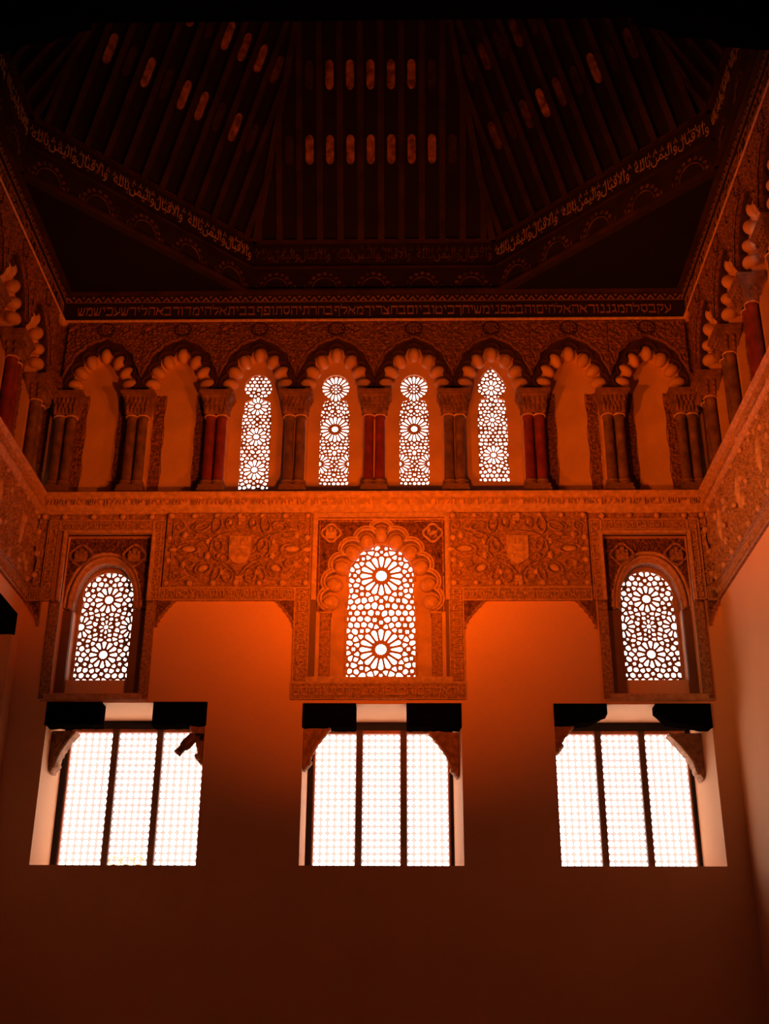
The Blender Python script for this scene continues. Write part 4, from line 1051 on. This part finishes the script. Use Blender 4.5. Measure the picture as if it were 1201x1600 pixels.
# upright painted band: four faces
def face_frames():
    a, b = ring(0)
    yield 'end', np.array([a[0], a[1]]), np.array([-a[0], a[1]])
    yield 'dl', b, a
    yield 'dr', np.array([-a[0], a[1]]), np.array([-b[0], b[1]])
    yield 'sl', np.array([-XS, YE]), b
    yield 'sr', np.array([-b[0], b[1]]), np.array([XS, YE])
KU = 'ﻪﻠﻟﺎﺑﻦﻤﻴﻟﺍﻭﻝﺎﺒﻗﻻﺍﻭ'
for nm, p, q in face_frames():
    L = np.linalg.norm(q-p); t = (q-p)/L; nrm = np.array([t[1], -t[0]])
    if nrm@(np.array([0, -6.])-p) < 0: nrm = -nrm
    rev = False
    def T(u, v, z): return (p[0]+t[0]*u+nrm[0]*v, p[1]+t[1]*u+nrm[1]*v, z)     # v towards the room
    def slab(mb, u0, u1, v0, v1, z0, z1):
        mb.add([T(u, v, z) for u in (u0, u1) for v in (v0, v1) for z in (z0, z1)], [(0, 1, 3, 2), (4, 6, 7, 5), (0, 4, 5, 1), (2, 3, 7, 6), (0, 2, 6, 4), (1, 5, 7, 3)])
    mb = MB(); slab(mb, -.02, L+.02, -.12, 0, 10.95, Z1); bo = mb.build('band_board', 'frieze_dark', ceil)
    mb = MB(); slab(mb, -.02, L+.02, 0, .05, 10.94, 10.985); slab(mb, -.02, L+.02, 0, .03, 11.42, 11.45); slab(mb, -.02, L+.02, 0, .06, Z1-.04, Z1); mb.build('band_moulding', 'wood', bo)
    mb = MB(); n = int(L/.34)                                              # dotted beading
    for i in range(int(L/.05)):
        slab(mb, i*.05+.01, i*.05+.035, .055, .062, Z1-.03, Z1-.012)
    mb.build('beading', 'trace', bo)
    # scalloped painted arches
    mb = MB(); n = max(1, int(round(L/.80))); w_ = L/n
    for i in range(n):
        c = (i+.5)*w_
        for k in range(9):
            a = PI*(.5+k*7)/8/8*1.0; a = PI*k/8
            x, z = c+.24*math.cos(a), 11.04+.27*math.sin(a)
            mb.add([T(x+.033*math.cos(j*PI/4), .012, z+.033*math.sin(j*PI/4)) for j in range(8)], [tuple(range(8))])
        mb.tube([T(c+.19*math.cos(PI*k/12), .01, 11.02+.22*math.sin(PI*k/12)) for k in range(13)], .010, 5)
        for sx in (-1, 1): slab(mb, c+sx*.30-.012, c+sx*.30+.012, 0, .012, 10.99, 11.10)
    mb.build('painted_arches', 'trace', bo)
    # white painted letters
    if nm != 'sl' and nm != 'sr' or True:
        mb = MB(); v, f = text_geo(KU, 1.0)
        lo, hi = v.min(0), v.max(0); m = max(1, int(L/1.0))
        for i in range(m):
            a = (v[:, 0]-lo[0])/(hi[0]-lo[0]); b = (v[:, 1]-lo[1])/(hi[1]-lo[1])
            u = (i+.04+a*.92)*L/m; zz = 11.53+b*.26
            vs = np.array([T(uu, .006+.006*(k > 0), z) for uu, z, k in zip(u, zz, v[:, 2])]); mb.add(vs, f)
        # small sprigs between the letters
        r = random.Random(4)
        for i in range(int(L/.11)):
            u = i*.11+.05; z = 11.74+r.uniform(-.02, .03)
            for k in range(3): slab(mb, u+k*.022-.03, u+k*.022-.02, .006, .010, z-.02*(k != 1), z+.05*(k == 1)+.02)
        mb.build('painted_letters', 'trace' if nm == 'end' else 'kufic', bo)
# sloping faces, rafters and cartouches
rnd_c = random.Random(8)
pick = lambda a, b: (lambda r: 'cartouche' if r < a else 'cartouche_mid' if r < b else 'cartouche_dark')
CM = {'end': pick(.8, 1.0), 'dl': pick(.25, .45), 'dr': pick(.12, .5)}  # share of bright, middle and dark boards per face
def slope_face(p, q, pt, qt, inward, rows, nm, ycut=None):
    """p-q eave corners, pt-qt top corners (2D), inward 2D normal"""
    L = np.linalg.norm(q-p); t = (q-p)/L
    run = np.array([inward[0]*SL[0], inward[1]*SL[0], SL[1]]); nv = np.array([-inward[0]*SL[1], -inward[1]*SL[1], SL[0]])   # out of the room
    ln = RISE/SL[1]
    P3 = np.array([p[0], p[1], Z1]); t3 = np.array([t[0], t[1], 0]); 
    mb = MB(); v = [up3(p, Z1), up3(q, Z1), up3(qt, Z1+RISE), up3(pt, Z1+RISE)]; v2 = [tuple(np.array(a)+nv*.05) for a in v]
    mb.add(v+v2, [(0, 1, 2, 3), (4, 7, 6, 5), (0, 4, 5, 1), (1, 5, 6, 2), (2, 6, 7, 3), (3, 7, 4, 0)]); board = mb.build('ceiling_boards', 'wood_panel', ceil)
    # cross battens as part of the boards
    ul = (pt-p)@t; ur = (qt-p)@t
    SP_ = .318; n = int(L/SP_); n -= (n+1) % 2; off = (L-n*SP_)/2-(.04 if nm == 'end' else 0)
    def umin(k): return ul*k; 
    def umax(k): return L+(ur-L)*k
    for i in range(n+1):
        u = off+i*SP_
        kmax = 1.0
        if ul > 1e-6 and u < ul: kmax = min(kmax, u/ul)
        if ur < L-1e-6 and u > ur: kmax = min(kmax, (L-u)/(L-ur))
        if kmax < .04: continue
        mb = MB(); c = P3+t3*u+run*(ln*kmax/2)-nv*.045
        mb.obox(c, t3, nv, run, .048, .05, ln*kmax/2); mb.build('rafter', 'wood', ceil)
    for kr, rr in rows:
        for i in range(n):
            u = off+(i+.5)*SP_
            if not (umin(kr)+.16 < u < umax(kr)-.16): continue
            c = P3+t3*u+run*(ln*kr)-nv*.03; mb = MB()
            pts = [(.062*(1 if abs(b) < .17 else .75 if abs(b) < .21 else .35)*s_, b) for s_, bs in ((1, (-.225, -.20, -.16, .16, .20, .225)), (-1, (.225, .20, .16, -.16, -.20, -.225))) for b in bs]
            vs = [c+t3*a+run*b for a, b in pts]; vb = [x+nv*.03 for x in vs]; k = len(pts)
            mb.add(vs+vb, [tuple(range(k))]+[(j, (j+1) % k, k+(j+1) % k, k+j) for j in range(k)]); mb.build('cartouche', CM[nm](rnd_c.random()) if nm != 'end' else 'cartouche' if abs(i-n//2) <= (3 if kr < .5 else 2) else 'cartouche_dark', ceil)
a0, b0 = ring(0); a1, b1 = ring(DM); mir = lambda p: np.array([-p[0], p[1]])
rows = [(.347, 0), (.628, 0)]
slope_face(a0, mir(a0), a1, mir(a1), np.array([0, -1.]), rows, 'end')
slope_face(b0, a0, b1, a1, nin, rows, 'dl')
slope_face(mir(a0), mir(b0), mir(a1), mir(b1), mir(nin), rows, 'dr')
slope_face(np.array([-XS, YE]), b0, np.array([-XS+DM, YE]), b1, np.array([1., 0]), [], 'sl')
slope_face(mir(b0), np.array([XS, YE]), mir(b1), np.array([XS-DM, YE]), np.array([-1., 0]), [], 'sr')
for s in (-1, 1):                                                         # hip rafters
    for lo, hi in ((a0, a1), (b0, b1)):
        A3 = np.array([s*abs(lo[0]), lo[1], Z1]); B3 = np.array([s*abs(hi[0]), hi[1], Z1+RISE]); mb = MB(); dv = (B3-A3)/np.linalg.norm(B3-A3)
        sd = np.cross(dv, [0, 0, 1]); sd /= np.linalg.norm(sd); uv = np.cross(sd, dv); mb.obox((A3+B3)/2-uv*.03, sd, uv, dv, .05, .06, np.linalg.norm(B3-A3)/2); mb.build('hip_rafter', 'wood', ceil)
mb = MB(); zt = Z1+RISE
pts = [a1, mir(a1), mir(b1), (XS-DM, YE), (-XS+DM, YE), b1]; v = [(x, y, zt) for x, y in pts]; v2 = [(x, y, zt+.1) for x, y in pts]
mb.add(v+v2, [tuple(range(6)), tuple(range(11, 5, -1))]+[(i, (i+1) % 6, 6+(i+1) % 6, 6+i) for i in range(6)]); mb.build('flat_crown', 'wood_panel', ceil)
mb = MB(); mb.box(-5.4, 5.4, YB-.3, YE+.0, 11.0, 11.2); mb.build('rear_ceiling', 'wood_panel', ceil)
mb = MB(); mb.box(-5.4, 5.4, YB-.3, 1.0, zt+.3, zt+.5); mb.box(-5.4, 5.4, .95, 1.0, 11.0, zt+.5); mb.box(-5.4, -5.35, YB, 1.0, 11.0, zt+.5); mb.box(5.35, 5.4, YB, 1.0, 11.0, zt+.5)
mb.box(-5.4, 5.4, YE-.05, YE, 11.0, zt+.5); mb.build('roof_shell', 'wood_panel', ceil)

# paired tie beams over the nave, on brackets
def tie(y, lab):
    root = empty('tie_beam', (0, y, 10.95))
    mb = MB(); mb.box(-4.66, 4.66, -.17, .17, 0, .36); mb.build('beam', 'blackwood', root)
    for s in (-1, 1):
        mb = MB(); pr = [(4.66, -.55), (4.66, 0), (3.1, 0), (3.05, -.12), (3.4, -.22), (3.5, -.32), (3.9, -.36), (4.05, -.48)]
        P = [(s*a, b) for a, b in pr]; mb.plate(P if s < 0 else P[::-1], [], -.15, .15); mb.build('beam_bracket', 'blackwood', root)
    mb = MB()
    for k in range(7): mb.box(-4.0+k*1.3, -3.4+k*1.3, -.175, -.17, .1, .26)
    mb.build('painted_knotwork', 'trace', root)
    tag(root, lab, 'tie beam', 'tie beams across the ceiling')
tie(-5.55, 'black tie beam across the top of the view, the nearer to the end wall')
tie(-6.35, 'black tie beam behind and parallel to the front one, just leaving the view')
